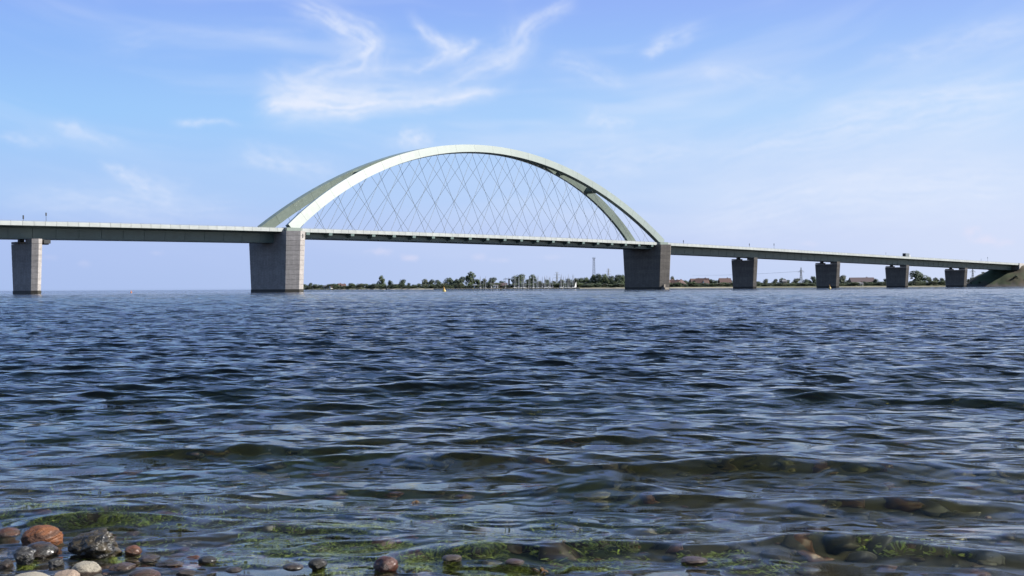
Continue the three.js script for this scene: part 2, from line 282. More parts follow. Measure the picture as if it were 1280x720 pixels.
{
  const radii = []; let r = 3.2;
  while (r < 420) { radii.push(r); r += Math.max(0.011, rowStep(r)); }
  while (r < 4200) { radii.push(r); r *= 1.022; }
  const ang = []; let a = -1.35;
  while (a < 1.35) { ang.push(a); const o = Math.abs(a); a += o < 0.45 ? 0.0027 : 0.0027 + (o - 0.46) * 0.06; }
  ang.push(1.35);
  const nr = radii.length, na = ang.length, pos = new Float32Array(nr * na * 3), uv = new Float32Array(nr * na * 2), out = [0, 0, 0];
  for (let i = 0; i < nr; i++) {
    const R = radii[i], step = (i + 1 < nr ? radii[i + 1] : R * 1.022) - R;
    for (let j = 0; j < na; j++) {
      const x = R * Math.sin(ang[j]), z = -R * Math.cos(ang[j]), o = i * na + j, across = R * 0.0024 * (Math.abs(ang[j]) < 0.48 ? 0.8 : 6);
      surface(x, z, Math.max(step, across), out);
      pos[o * 3] = out[0]; pos[o * 3 + 1] = out[1]; pos[o * 3 + 2] = out[2]; uv[o * 2] = x; uv[o * 2 + 1] = -z;
    }
  }
  const idx = new Uint32Array((nr - 1) * (na - 1) * 6); let q = 0;
  for (let i = 0; i + 1 < nr; i++) for (let j = 0; j + 1 < na; j++) { const A = i * na + j, B = A + 1, C = A + na, E = C + 1; idx[q++] = A; idx[q++] = B; idx[q++] = C; idx[q++] = B; idx[q++] = E; idx[q++] = C; }
  const g = new THREE.BufferGeometry();
  g.setAttribute('position', new THREE.BufferAttribute(pos, 3)); g.setAttribute('uv', new THREE.BufferAttribute(uv, 2)); g.setIndex(new THREE.BufferAttribute(idx, 1)); g.computeVertexNormals();
  console.log('sea', nr, na, idx.length / 3, 'triangles');
  // ripples as a tiling normal map, 22 m square, built from whole waves so that it repeats without a seam
  const S = 2048, T = 22, rip = [], rr = rng(99), sx = new Float32Array(S * S), sy = new Float32Array(S * S);
  const N = 64;
  for (let i = 0; i < N; i++) {
    const L = 0.07 * Math.pow(0.8 / 0.07, (i + rr()) / N), th = (rr() + rr() + rr() - 1.5) / 1.5 * 1.25, m = Math.round(T / L * Math.sin(th)), n = Math.round(T / L * Math.cos(th));
    rip.push([m, n, 0.20 * Math.sqrt(2 / N), Math.floor(rr() * S)]);
  }
  const cosT = new Float32Array(S); for (let i = 0; i < S; i++) cosT[i] = Math.cos(2 * Math.PI * i / S);
  for (const [m, n, s, ph] of rip) { const l = Math.hypot(m, n) || 1, ax = s * m / l, ay = s * n / l; for (let y = 0; y < S; y++) { let k = (((n * y + ph) % S) + S) % S; const mm = ((m % S) + S) % S; for (let x = 0; x < S; x++) { const c = cosT[k]; sx[y * S + x] += ax * c; sy[y * S + x] += ay * c; k += mm; if (k >= S) k -= S; } } }
  const nd = new Uint8Array(S * S * 4);
  for (let y = 0; y < S; y++) for (let x = 0; x < S; x++) {
    const o = y * S + x, gust = 0.55 + 0.9 * fbm(x / S * 12, y / S * 12, 201, 3, 12), a = -sx[o] * gust, b = -sy[o] * gust, l = 1 / Math.hypot(a, b, 1);
    nd[o * 4] = (a * l * 0.5 + 0.5) * 255; nd[o * 4 + 1] = (b * l * 0.5 + 0.5) * 255; nd[o * 4 + 2] = (l * 0.5 + 0.5) * 255; nd[o * 4 + 3] = 255;
  }
  const nt = new THREE.DataTexture(nd, S, S, THREE.RGBAFormat); nt.wrapS = nt.wrapT = THREE.RepeatWrapping; nt.magFilter = THREE.LinearFilter; nt.repeat.set(1 / T, 1 / T); nt.needsUpdate = true;
  const water = new THREE.MeshPhysicalMaterial({ color: 0xffffff, roughness: 0.04, ior: 1.333, transmission: 1, thickness: 1, attenuationColor: lin(0.40, 0.42, 0.17), attenuationDistance: 1.0, normalMap: nt, normalScale: new THREE.Vector2(1, 1) });
  structure('sea', g, water);
}
console.log('sea done');
{
  // sea bed and beach in one sheet
  const radii = [], ang = []; let r = 0.4;
  while (r < 5000) { radii.push(r); r *= r < 30 ? 1.03 : 1.25; if (r < 3) r += 0.1; }
  for (let a = 0; a <= 240; a++) ang.push(-Math.PI + a / 240 * 2 * Math.PI);
  const pos = [], col = [], uv = [], idx = [], na = ang.length;
  for (const R of radii) for (const a of ang) {
    const x = R * Math.sin(a), z = -R * Math.cos(a), h = R > 400 && z > 0 ? Math.min(4, ground(x, z)) : Math.min(4, ground(x, z));
    pos.push(x, h, z); uv.push(x, z);
    const n = fbm(x * 1.3, z * 1.3, 401, 4), m = fbm(x * 0.5, z * 0.5, 411, 3), weed = sstep(0.52, 0.62, m);
    col.push(mix(0.055, 0.022, weed) * (0.5 + n), mix(0.044, 0.040, weed) * (0.5 + n), mix(0.020, 0.007, weed) * (0.5 + n));
  }
  for (let i = 0; i + 1 < radii.length; i++) for (let j = 0; j + 1 < na; j++) { const A = i * na + j; idx.push(A, A + 1, A + na, A + 1, A + na + 1, A + na); }
  const g = new THREE.BufferGeometry();
  g.setAttribute('position', new THREE.Float32BufferAttribute(pos, 3)); g.setAttribute('uv', new THREE.Float32BufferAttribute(uv, 2)); g.setAttribute('color', new THREE.Float32BufferAttribute(col, 3)); g.setIndex(idx); g.computeVertexNormals();
  const sand = noiseMap(512, (u, v) => 0.72 + 0.5 * (fbm(u * 24, v * 24, 431, 4, 24) - 0.5), 2.5);
  structure('ground', g, std({ vertexColors: true, roughness: 0.7, map: sand }));
}

// ------------------------------------------------------------------ far shore
const shoreLine = [[330, 2150], [372, 2000], [420, 1750], [470, 1500], [520, 1350], [560, 1260], [600, 1215], [660, 1200], [730, 1170], [780, 1120], [840, 1095], [960, 1090], [1060, 1080], [1150, 1066], [1195, 1056], [1230, 1040], [1285, 1010], [1400, 950], [1700, 850], [2400, 760]];
function shoreAt(px) { let i = 0; while (i < shoreLine.length - 2 && px > shoreLine[i + 1][0]) i++; const [a, d] = shoreLine[i], [b, e] = shoreLine[i + 1]; return mix(d, e, clamp((px - a) / (b - a), 0, 1)); }
const landRise = (back) => back < 0 ? back * 0.06 : back < 12 ? back * 0.075 : back < 60 ? 0.9 + (back - 12) * 0.02 : 1.86 + Math.min(1.2, (back - 60) * 0.008);
{
  const backs = [-14, -4, 0, 3, 6, 10, 14, 20, 30, 45, 60, 100, 180, 320, 600, 1000, 1800], pos = [], col = [], uv = [], idx = [], cols = [];
  for (let px = 330; px <= 2400; px += px < 1300 ? 3 : 12) cols.push(px);
  for (const px of cols) {
    const d0 = shoreAt(px) + 3 * (fbm(px * 0.08, 1, 501, 3) - 0.5), sandy = Math.max(sstep(400, 470, px) * sstep(575, 545, px), 0.55 * sstep(680, 720, px) * sstep(960, 900, px), 0.3 * sstep(1040, 1070, px) * sstep(1200, 1150, px));
    for (const b of backs) {
      const d = d0 + b, x = photoX(px, d), n = fbm(px * 0.21, b * 0.12, 511, 4);
      pos.push(x, landRise(b) + (b > 2 ? (n - 0.5) * 0.5 : 0), -d); uv.push(x, d);
      const wetEdge = b < 2.5, sandHere = b < 14 ? sandy : 0, k = 0.7 + 0.6 * n;
      const grass = b < 30 ? [0.085, 0.08, 0.036] : [0.055, 0.068, 0.025], s = [0.27, 0.235, 0.18], w = [0.05, 0.047, 0.036];
      col.push(...[0, 1, 2].map((i) => k * (wetEdge ? mix(w[i], s[i] * 0.8, sandHere) : mix(grass[i], s[i], sandHere))));
    }
  }
  const nb = backs.length;
  for (let i = 0; i + 1 < cols.length; i++) for (let j = 0; j + 1 < nb; j++) { const A = i * nb + j, B = A + nb; idx.push(A, B, A + 1, B, B + 1, A + 1); }
  const g = new THREE.BufferGeometry();
  g.setAttribute('position', new THREE.Float32BufferAttribute(pos, 3)); g.setAttribute('color', new THREE.Float32BufferAttribute(col, 3)); g.setAttribute('uv', new THREE.Float32BufferAttribute(uv, 2)); g.setIndex(idx); g.computeVertexNormals();
  structure('far_shore', g, std({ vertexColors: true, roughness: 0.95 }));
}

// ------------------------------------------------------------------ the bridge
const bridge = thing('arch_bridge', 'long pale green road and rail bridge with a netted double arch across the sound', 'bridge');
const TURN = Math.atan2(0.719, 0.695);
bridge.position.set(-12.7, 0, -582.4); bridge.rotation.y = TURN;
const CX = 3, HALF = 124.3;                                     // middle and half length of the arch span
const deckTop = (x) => { const a = Math.abs(x); return a < 226 ? 26.35 - 2.77e-5 * x * x : 24.935 - 0.0125 * (a - 226); };   // top of the parapet
const sub = (name, parent) => { const o = new THREE.Group(); o.name = name; parent.add(o); return o; };
// a strip along the bridge: PROFILE(x) gives a closed loop of [height relative to the parapet top, z]
function along(x0, x1, n, profile) {
  const rings = []; for (let i = 0; i <= n; i++) { const x = mix(x0, x1, i / n), h = deckTop(x); rings.push(profile(x).map(([y, z]) => [x, h + y, z])); }
  return new Faces().loft(rings).build();
}
const rBridge = rng(777);
{
  // deck slab with its overhangs
  const deck = sub('deck', bridge);
  part('slab', along(-332, 636, 120, () => [[-1.30, -10.1], [-1.62, -10.1], [-2.05, -5.2], [-2.05, 5.2], [-1.62, 10.1], [-1.30, 10.1]]), M.girder, deck);
  part('road_surface', along(-332, 636, 120, () => [[-1.24, -1], [-1.295, -1], [-1.295, 9], [-1.24, 9]]), M.asphalt, deck);
  for (const s of [-1, 1]) part('handrail', along(-332, 636, 120, () => [[0.26, s * 10.28], [0.18, s * 10.28], [0.18, s * 10.36], [0.26, s * 10.36]].map((q, i, l) => s > 0 ? q : l[l.length - 1 - i])), M.rail, deck);
  part('parapet', along(-332, 636, 120, () => [[0, -10.45], [-1.45, -10.45], [-1.45, -10.15], [0, -10.15]].reverse()), M.fascia[0], deck);
  const P = 4;
  for (let x = -332; x < 636; x += P) part('fascia_panel', along(x + 0.05, x + P - 0.05, 1, () => [[0, 10.12], [-1.35, 10.12], [-1.47, 10.3], [-1.47, 10.45], [0, 10.42]]), M.fascia[Math.floor(rBridge() * 3)], deck);
  for (let x = -332; x < 636; x += P) part('rail_post', new Faces().box(x - 0.05, x + 0.05, deckTop(x) - 1.2, deckTop(x) + 0.18, 10.27, 10.37).build(), M.rail, deck);
}
{
  // approach girders: one box per span
  const spans = [[-328, -226], [-226, -125.5], [131.5, 226], [226, 328], [328, 430], [430, 532], [532, 633]];
  for (const [a, b] of spans) {
    const g = sub('girder', bridge);
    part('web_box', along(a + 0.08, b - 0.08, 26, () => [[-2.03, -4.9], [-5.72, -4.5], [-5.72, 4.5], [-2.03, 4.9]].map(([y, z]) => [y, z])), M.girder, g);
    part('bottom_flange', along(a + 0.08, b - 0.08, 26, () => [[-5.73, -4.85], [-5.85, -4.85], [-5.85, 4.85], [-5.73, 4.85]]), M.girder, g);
    for (let x = a + 8.5; x < b - 4; x += 8.5) part('stiffener', along(x - 0.04, x + 0.04, 1, () => [[-2.06, 4.85], [-5.70, 4.50], [-5.70, 4.62], [-2.06, 5.0]]), M.girder, g);
  }
  // main span: shallower girder carried by the hangers, with cross beams reaching the deck edge
  const m = sub('main_girder', bridge);
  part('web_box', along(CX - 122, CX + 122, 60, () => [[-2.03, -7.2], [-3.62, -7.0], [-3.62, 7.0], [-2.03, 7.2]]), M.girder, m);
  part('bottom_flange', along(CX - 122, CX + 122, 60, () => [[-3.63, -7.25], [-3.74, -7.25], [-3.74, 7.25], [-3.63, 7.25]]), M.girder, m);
  for (let i = -10; i <= 10; i++) { const x = CX + i * 11.6; part('cross_beam', along(x - 0.45, x + 0.45, 1, () => [[-1.6, -10.0], [-2.35, -10.0], [-3.3, -7.2], [-3.3, 7.2], [-2.35, 10.0], [-1.6, 10.0]]), M.girder, m); part('anchor_plate', along(x - 0.9, x + 0.9, 1, () => [[-1.5, 10.0], [-2.55, 9.9], [-2.55, 10.25], [-1.5, 10.4]]), M.girder, m); }
}
function pier(x, half, nose, thick, top, flare, name = 'pier') {
  // six-sided pier, wider at its top, cast in lifts that leave narrow recessed joints
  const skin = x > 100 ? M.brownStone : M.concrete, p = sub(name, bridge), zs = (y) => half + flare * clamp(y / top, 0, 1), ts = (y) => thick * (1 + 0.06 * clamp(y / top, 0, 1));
  const ring = (y, k = 0) => { const h = zs(y) - k, t = ts(y) - k, n = nose - k * 0.2; return [[x - t, y, h], [x, y, h + n], [x + t, y, h], [x + t, y, -h], [x, y, -h - n], [x - t, y, -h]]; };
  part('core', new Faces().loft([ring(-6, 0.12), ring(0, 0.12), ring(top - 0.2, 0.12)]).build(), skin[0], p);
  part('waterline_band', new Faces().loft([ring(-6, -0.12), ring(0, -0.12), ring(1.1, -0.12)]).build(), M.stain, p);
  const lift = (top - 1.16) / Math.round((top - 1.16) / 1.95);
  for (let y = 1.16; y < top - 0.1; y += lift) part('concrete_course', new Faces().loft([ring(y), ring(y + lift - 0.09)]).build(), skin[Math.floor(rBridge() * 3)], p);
  return p;
}
for (const x of [-328, -226, 226, 328, 430, 532]) {
  const base = deckTop(x) - 5.86, p = pier(x, 7.1, 1.3, 1.75, base - 1.55, 1.15);
  // raised seats for the girder at both ends of the pier head, the gap between them open
  const y0 = base - 1.54, seat = (z0, z1, y1, tip) => new Faces().loft([[[x - 1.85, y0, z0], [x - 1.85, y0, z1], [x, y0, z1 + tip], [x + 1.85, y0, z1], [x + 1.85, y0, z0]], [[x - 1.85, y1, z0], [x - 1.85, y1, z1], [x, y1, z1 + tip], [x + 1.85, y1, z1], [x + 1.85, y1, z0]]]).build();
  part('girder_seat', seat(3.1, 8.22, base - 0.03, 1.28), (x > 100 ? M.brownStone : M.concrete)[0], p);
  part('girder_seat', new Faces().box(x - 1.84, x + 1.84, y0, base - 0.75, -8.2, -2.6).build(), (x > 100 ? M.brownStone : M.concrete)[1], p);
  part('bearing', new Faces().box(x - 0.8, x + 0.8, base - 0.75, base - 0.02, -5.4, -3.4).build(), M.dark, p);
  if (x === -226) part('inspection_cradle', new Faces().box(x + 2.2, x + 4.6, base - 1.6, base - 0.35, 6.0, 8.8).box(x + 3.0, x + 3.3, base - 0.36, base - 0.02, 4.0, 6.4).box(x + 2.4, x + 4.2, base - 2.0, base - 1.55, 6.6, 8.2).build(), M.dark, p);
}
for (const s of [-1, 1]) {
  const x = CX + s * HALF, p = pier(x, 12.1, 3.2, 4.4, 24.75, 1.3, 'main_pier');
  for (const z of [-1, 1]) part('arch_shoe', new Faces().box(x - 3.6, x + 3.6, 24.6, 26.1, z * 10.6 - 1.7, z * 10.6 + 1.7).build(), M.arch[0], p);
  if (s < 0) part('hatch', new Faces().box(-0.45, 0.45, -0.8, 0.8, -0.03, 0.03).build(), M.dark, p);
  const last = p.children[p.children.length - 1];
  if (s < 0) { last.position.set(x + 2.2, 22.8, 15.05); last.rotation.y = Math.atan2(3.2, 4.6); }
  if (s > 0) part('landing_stage', new Faces().box(x - 4.6, x - 1.0, -3, 1.0, 13.6, 16.0).box(x - 3.4, x - 2.2, 1.0, 2.6, 13.6, 14.5).build(), M.brownStone[2], p);
}
// arches: two leaning steel boxes that meet over the middle
const ARC_R = (HALF * HALF + 42.2 * 42.2) / (2 * 42.2), FOOT = 26.0;
const arcY = (x) => FOOT - (ARC_R - 42.2) + Math.sqrt(ARC_R * ARC_R - x * x);            // box centre line height; x from the middle
const LEAN = (10.2 - 1.35) / 42.2, arcZ = (y) => 10.2 - (y - FOOT) * LEAN;
const archPoint = (x, s) => { const y = arcY(x); return new THREE.Vector3(CX + x, y, s * arcZ(y)); };
for (const s of [1, -1]) {
  const arch = sub('arch', bridge), nrm = new THREE.Vector3(0, LEAN * s, 1).multiplyScalar(s === 1 ? 1 : 1).normalize();
  if (s < 0) nrm.set(0, LEAN, -1).normalize();
  const ringAt = (x, k = 0) => {
    const P = archPoint(x, s), T = archPoint(x + 0.1, s).sub(archPoint(x - 0.1, s)).normalize(), B = new THREE.Vector3().crossVectors(T, nrm).normalize(); if (B.y < 0) B.negate();
    const dep = mix(1.78, 2.2, Math.pow(Math.abs(x) / HALF, 1.5)) - k, wid = 1.12 - k;
    const q = [[dep, wid], [dep, -wid], [-dep, -wid], [-dep, wid]].map(([b, w]) => P.clone().addScaledVector(B, b).addScaledVector(nrm, w).toArray());
    return s > 0 ? q : q.reverse();
  };
  const ends = HALF + 0.6, n = 24, xs = []; for (let i = 0; i <= n; i++) xs.push(ends * Math.sin((i / n - 0.5) * 2 * 1.02) / Math.sin(1.02));
  for (let i = 0; i < n; i++) {
    const rings = []; for (let j = 0; j <= 4; j++) rings.push(ringAt(mix(xs[i] + 0.03, xs[i + 1] - 0.03, j / 4)));
    part('arch_segment', new Faces().loft(rings.reverse()).build(), M.arch[Math.floor(rBridge() * 3)], arch);
  }
  const core = []; for (let j = 0; j <= 96; j++) core.push(ringAt(ends * (j / 48 - 1), 0.12));
  part('arch_core', new Faces().loft(core.reverse()).build(), M.archCore, arch);
  // hangers: from each node on the arch one runs down to either side
  const nodes = 21;
  for (let i = 0; i < nodes; i++) {
    const xt = (i - (nodes - 1) / 2) * 11.35, A = archPoint(xt, s);
    for (const dir of [-1, 1]) {
      const yb = deckTop(CX + xt) - 1.0, drop = A.y - yb, xb = xt + dir * drop * (0.70 + 0.04 * Math.abs(xt) / HALF);
      if (Math.abs(xb) > HALF - 6 || drop < 5) continue;
      const Bm = new THREE.Vector3(CX + xb, deckTop(CX + xb) - 1.0, s * arcZ(deckTop(CX + xb) - 1.0 + 0.0) );
      const g = new THREE.CylinderGeometry(0.068, 0.068, 1, 6, 1, true), h = part('hanger', g, M.cable, bridge);
      h.position.copy(A).lerp(Bm, 0.5); h.scale.y = A.distanceTo(Bm); h.quaternion.setFromUnitVectors(new THREE.Vector3(0, 1, 0), A.clone().sub(Bm).normalize());
    }
  }
}
for (const x of [-79, -53, -27, 27, 53, 77]) {
  const A = archPoint(x, 1), y = A.y - 0.2, z = A.z - 0.9, sl = Math.atan2(archPoint(x + 1, 1).y - archPoint(x - 1, 1).y, 2), c = Math.cos(sl), n = Math.sin(sl);
  const g = part('arch_brace', new THREE.BoxGeometry(2.9, 2.3, 2 * z), M.girder, bridge); g.position.set(CX + x, y, 0); g.rotation.z = sl;
}
{
  const ab = sub('abutment', bridge), h = deckTop(636);
  part('wall', new Faces().box(634, 640, 0, h - 1.35, -9.6, 9.6).build(), M.brownStone[1], ab);
  for (const s of [-1, 1]) part('wing_wall', new Faces().loft([[[634, 6, s * 10.6 + 0.5], [664, 6, s * 10.6 + 0.5], [664, 6, s * 10.6 - 0.5], [634, 6, s * 10.6 - 0.5]], [[634, h + 0.2, s * 10.6 + 0.5], [664, h - 0.2, s * 10.6 + 0.5], [664, h - 0.2, s * 10.6 - 0.5], [634, h + 0.2, s * 10.6 - 0.5]]]).build(), M.concrete[2], ab);
}
// embankment that carries the road on behind the abutment
{
  const pos = [], col = [], uv = [], idx = [], nx = 90, nz = 80;
  for (let i = 0; i <= nx; i++) for (let j = 0; j <= nz; j++) {
    const x = 575 + i / nx * 260, z = -75 + j / nz * 150, dx = Math.max(0, 640 - x), dz = Math.max(0, Math.abs(z) - 11.2), d = Math.hypot(dx * 0.95, dz), top = deckTop(640) - 1.5;
    let h = Math.min(top, top - d / 1.7) + (fbm(x * 0.16, z * 0.16, 601, 5) - 0.5) * 3.0 * sstep(0, 6, d);
    if (x < 634 && Math.abs(z) < 11) h = Math.min(h, deckTop(634) - 6.6);
    pos.push(x, Math.max(h, -1.5), z); uv.push(x, z);
    const n = fbm(x * 0.09, z * 0.09, 611, 4), dry = sstep(0.42, 0.6, n), rock = h < 2.2 ? 1 : 0;
    col.push(...(rock ? [0.045, 0.04, 0.034] : [mix(0.026, 0.048, dry), mix(0.037, 0.037, dry), mix(0.012, 0.02, dry)]).map((c) => c * (0.75 + 0.5 * fbm(x * 0.5, z * 0.5, 621, 3))));
  }
  for (let i = 0; i < nx; i++) for (let j = 0; j < nz; j++) { const A = i * (nz + 1) + j, B = A + nz + 1; idx.push(A, A + 1, B, A + 1, B + 1, B); }
  const g = new THREE.BufferGeometry();
  g.setAttribute('position', new THREE.Float32BufferAttribute(pos, 3)); g.setAttribute('color', new THREE.Float32BufferAttribute(col, 3)); g.setAttribute('uv', new THREE.Float32BufferAttribute(uv, 2)); g.setIndex(idx); g.computeVertexNormals();
  const m = structure('embankment', g, std({ vertexColors: true, roughness: 0.95 }));
  m.position.copy(bridge.position); m.rotation.y = TURN;
}
// a place on the bridge deck, for things that stand on it
function onDeck(o, x, z, turn = 0, lift = -1.235) { const c = Math.cos(TURN), s = Math.sin(TURN); o.position.set(bridge.position.x + x * c + z * s, deckTop(x) + lift, bridge.position.z - x * s + z * c); o.rotation.y = TURN + turn; return o; }
console.log('bridge done');

// ------------------------------------------------------------------ trees and shrubs on the far shore
const leafMat = [[0.055, 0.075, 0.034], [0.042, 0.060, 0.036], [0.075, 0.095, 0.045], [0.065, 0.074, 0.042]].map((c) => std({ color: lin(...c), roughness: 0.9, side: THREE.DoubleSide }));
const barkMat = std({ color: lin(0.09, 0.075, 0.055), roughness: 0.95 });
function crownGeometry(seed, shape) {                            // unit crown: about 1 wide, from 0 to 1 high
  const r = rng(seed), clumps = [], p = [], n = [];
  const N = shape === 'tall' ? 13 : shape === 'bush' ? 9 : 12;
  for (let i = 0; i < N; i++) {
    const t = (i + 0.5) / N, a = r() * 6.28, wide = shape === 'tall' ? 0.30 * Math.sin(Math.PI * (0.14 + 0.8 * t)) : shape === 'bush' ? 0.36 * Math.cos(t * 1.35) : 0.36 * Math.sin(Math.PI * (0.2 + 0.72 * t));
    const R = wide * Math.sqrt(r());
    clumps.push([Math.cos(a) * R, mix(shape === 'bush' ? 0.10 : 0.10, 0.84, t), Math.sin(a) * R, mix(0.13, 0.24, r()) * (shape === 'tall' ? 0.85 : 1.05)]);
  }
  for (const [cx, cy, cz, cr] of clumps) for (let i = 0; i < 95; i++) {
    const th = r() * 6.28, u = r() * 2 - 1, q = Math.sqrt(1 - u * u), rad = cr * (0.55 + 0.5 * Math.pow(r(), 0.5)), d = new THREE.Vector3(q * Math.cos(th), u, q * Math.sin(th));
    const c = new THREE.Vector3(cx, cy, cz).addScaledVector(d, rad), nn = d.clone().add(new THREE.Vector3(r() - 0.5, r() - 0.2, r() - 0.5)).normalize();
    const t1 = new THREE.Vector3(r() - 0.5, r() - 0.5, r() - 0.5).cross(nn).normalize(), t2 = nn.clone().cross(t1), s = mix(0.022, 0.046, r());
    const v = [[-1, -0.6], [1, -0.5], [0.9, 0.6], [-0.8, 0.7]].map(([a, b]) => c.clone().addScaledVector(t1, a * s).addScaledVector(t2, b * s));
    for (const k of [0, 1, 2, 0, 2, 3]) { p.push(...v[k].toArray()); n.push(...nn.toArray()); }
  }
  const g = new THREE.BufferGeometry(); g.setAttribute('position', new THREE.Float32BufferAttribute(p, 3)); g.setAttribute('normal', new THREE.Float32BufferAttribute(n, 3)); return g;
}
function trunkGeometry(seed) {
  const r = rng(seed), gs = [], c = new THREE.CylinderGeometry(0.012, 0.03, 0.62, 7, 3); c.translate(0, 0.31, 0); gs.push(c);
  for (let i = 0; i < 5; i++) { const b = new THREE.CylinderGeometry(0.005, 0.012, 0.34, 5); b.translate(0, 0.17, 0); b.rotateZ(0.5 + 0.4 * r()); b.rotateY(i * 1.26 + r()); b.translate(0, 0.22 + 0.07 * i, 0); gs.push(b); }
  return mergeGeometries(gs);
}
const shapes = ['round', 'tall', 'bush', 'round', 'bush', 'tall'], crowns = shapes.map((s, i) => crownGeometry(900 + i * 7, s)), trunks = [trunkGeometry(51), trunkGeometry(52)];
const rTree = rng(31337);
function plant(px, dist, widthPx, topY, kind, mat, name, label, group) {
  const back = dist - shoreAt(px), base = landRise(back) - 0.15, h = Math.max(1.2, riseOf(px, topY, dist) - base), w = widthPx * dist / F;
  const t = thing(name, label, name === 'shrub' ? 'shrub' : 'tree', group);
  part('trunk', trunks[px % 2 | 0], barkMat, t); part('crown', crowns[kind], leafMat[mat], t);
  t.position.set(photoX(px, dist), base, -dist); t.scale.set(w * 1.6, h * 1.06, w * 1.6); t.rotation.y = rTree() * 6.28; return t;
}
// [photo x, top y, width in pixels, crown kind, leaf tone]
const zones = [
  { back: 60, group: 'trees on the low spit past the pale pier', label: 'small dark tree on the low spit beyond the broad left pier', list: [[380, 355, 9, 2, 1], [388, 353.6, 6, 0, 1], [399, 357, 6, 2, 3], [423, 355.5, 7, 2, 3], [440, 354, 10, 0, 1], [452, 354.5, 12, 2, 1], [464, 355.5, 10, 2, 1], [472, 355.5, 9, 2, 1], [487, 350.6, 7, 0, 1], [504, 349.4, 10, 0, 1], [511, 353.5, 6, 2, 1], [517, 355.5, 7, 2, 1]] },
  { back: 70, group: 'single tall tree', label: 'tall slender pale green tree standing above the low spit', list: [[477, 344.8, 9, 1, 2]] },
  { back: 60, group: 'trees behind the marina', label: 'dark broadleaf tree between the sandy beach and the marina', list: [[531, 348.8, 8, 1, 3], [539, 349.5, 9, 0, 1], [548, 350, 9, 0, 1], [556, 354, 7, 2, 1], [563, 347.5, 13, 0, 1], [570, 349, 9, 0, 1], [577, 346, 11, 0, 1]] },
  { back: 60, group: 'poplar by the marina', label: 'tallest mid green poplar beside the marina trees', list: [[588, 340.2, 13, 1, 0]] },
  { back: 75, group: 'trees over the masts', label: 'mid green tree rising behind the crowd of masts', list: [[597, 349, 9, 0, 0], [605, 348.5, 8, 1, 3], [616, 347, 13, 0, 1], [627, 351, 9, 2, 1], [643, 345, 8, 1, 0], [652, 343, 14, 0, 0], [665.5, 343.3, 9, 1, 0], [660, 349, 10, 2, 1], [674, 351, 10, 2, 3], [684, 349.4, 8, 0, 1], [692, 351, 9, 2, 3], [701, 349.5, 9, 0, 3], [710, 348.5, 10, 0, 1], [719, 348, 9, 0, 3]] },
  { back: 60, group: 'wood left of the right main pier', label: 'bushy green tree in the wood beside the dark right main pier', list: [[726, 347.5, 10, 0, 0], [734, 347, 10, 0, 0], [741, 343.7, 10, 0, 2], [749, 342.4, 10, 0, 1], [757, 343, 11, 0, 0], [764, 345, 10, 0, 1], [772, 343.5, 11, 0, 1], [779, 344, 10, 0, 0], [730, 350, 10, 2, 0], [745, 349, 11, 2, 0], [753, 349, 11, 2, 2], [767, 350, 10, 2, 0], [776, 350, 10, 2, 0]] },
  { back: 55, group: 'trees round the red roofed houses', label: 'rounded tree among the red roofed houses', list: [[840.5, 345.4, 6, 1, 3], [857, 350.5, 10, 0, 1], [863, 350, 9, 0, 1], [888, 349.2, 11, 0, 1], [895, 350.5, 10, 0, 1], [912, 350.3, 9, 0, 1], [919, 352, 8, 2, 1], [875, 354.5, 9, 2, 0], [846, 355, 8, 2, 0]] },
  { back: 50, group: 'trees between the approach piers', label: 'dark tree in the hedge line behind the right approach piers', list: [[952, 353, 7, 2, 1], [958, 348.7, 7, 0, 3], [969, 348.8, 7, 0, 3], [978, 347.6, 7, 1, 0], [985, 350, 8, 0, 1], [996, 348, 11, 0, 3], [1008, 349, 8, 0, 1], [1012, 350, 8, 0, 1], [1017, 345.4, 9, 0, 1], [1054, 344.2, 11, 0, 3], [1059, 350, 8, 2, 1], [1094, 348.6, 7, 0, 1], [1100, 352, 7, 2, 1], [1107, 348.5, 8, 0, 1]] },
  { back: 40, group: 'big tree', label: 'largest broad dark tree standing between the last two piers', list: [[1147, 338.6, 21, 0, 1]] },
  { back: 70, group: 'pale trees', label: 'small pale tree behind the last approach pier', list: [[1161, 346, 8, 0, 3], [1170, 347, 7, 1, 3], [1177, 347.5, 7, 0, 3], [1184, 348, 7, 0, 3], [1214, 347, 6, 2, 1]] },
];
for (const z of zones) for (const [px, y, w, k, m] of z.list) plant(px, shoreAt(px) + z.back + 18 * rTree(), w, y, k, m, 'shore_tree', z.label, z.list.length > 1 ? z.group : undefined);
for (let i = 0; i < 165; i++) {
  const px = 378 + i * 5.1 + 4 * rTree(); if (px > 1208) continue;
  plant(px, shoreAt(px) + 24 + 14 * rTree(), 8 + 6 * rTree(), horizonY(px) - (3.2 + 3.4 * rTree()), 2 + 2 * (i % 2), [0, 1, 3, 0][i % 4], 'shrub', px < 560 ? 'low dark shrub in the scrub line behind the beach' : px < 800 ? 'low green shrub in the scrub line behind the marina waterfront' : 'low green shrub in the hedge line behind the right hand shore', px < 560 ? 'shrubs behind the beach' : px < 800 ? 'shrubs behind the marina' : 'shrubs on the right hand shore');
}

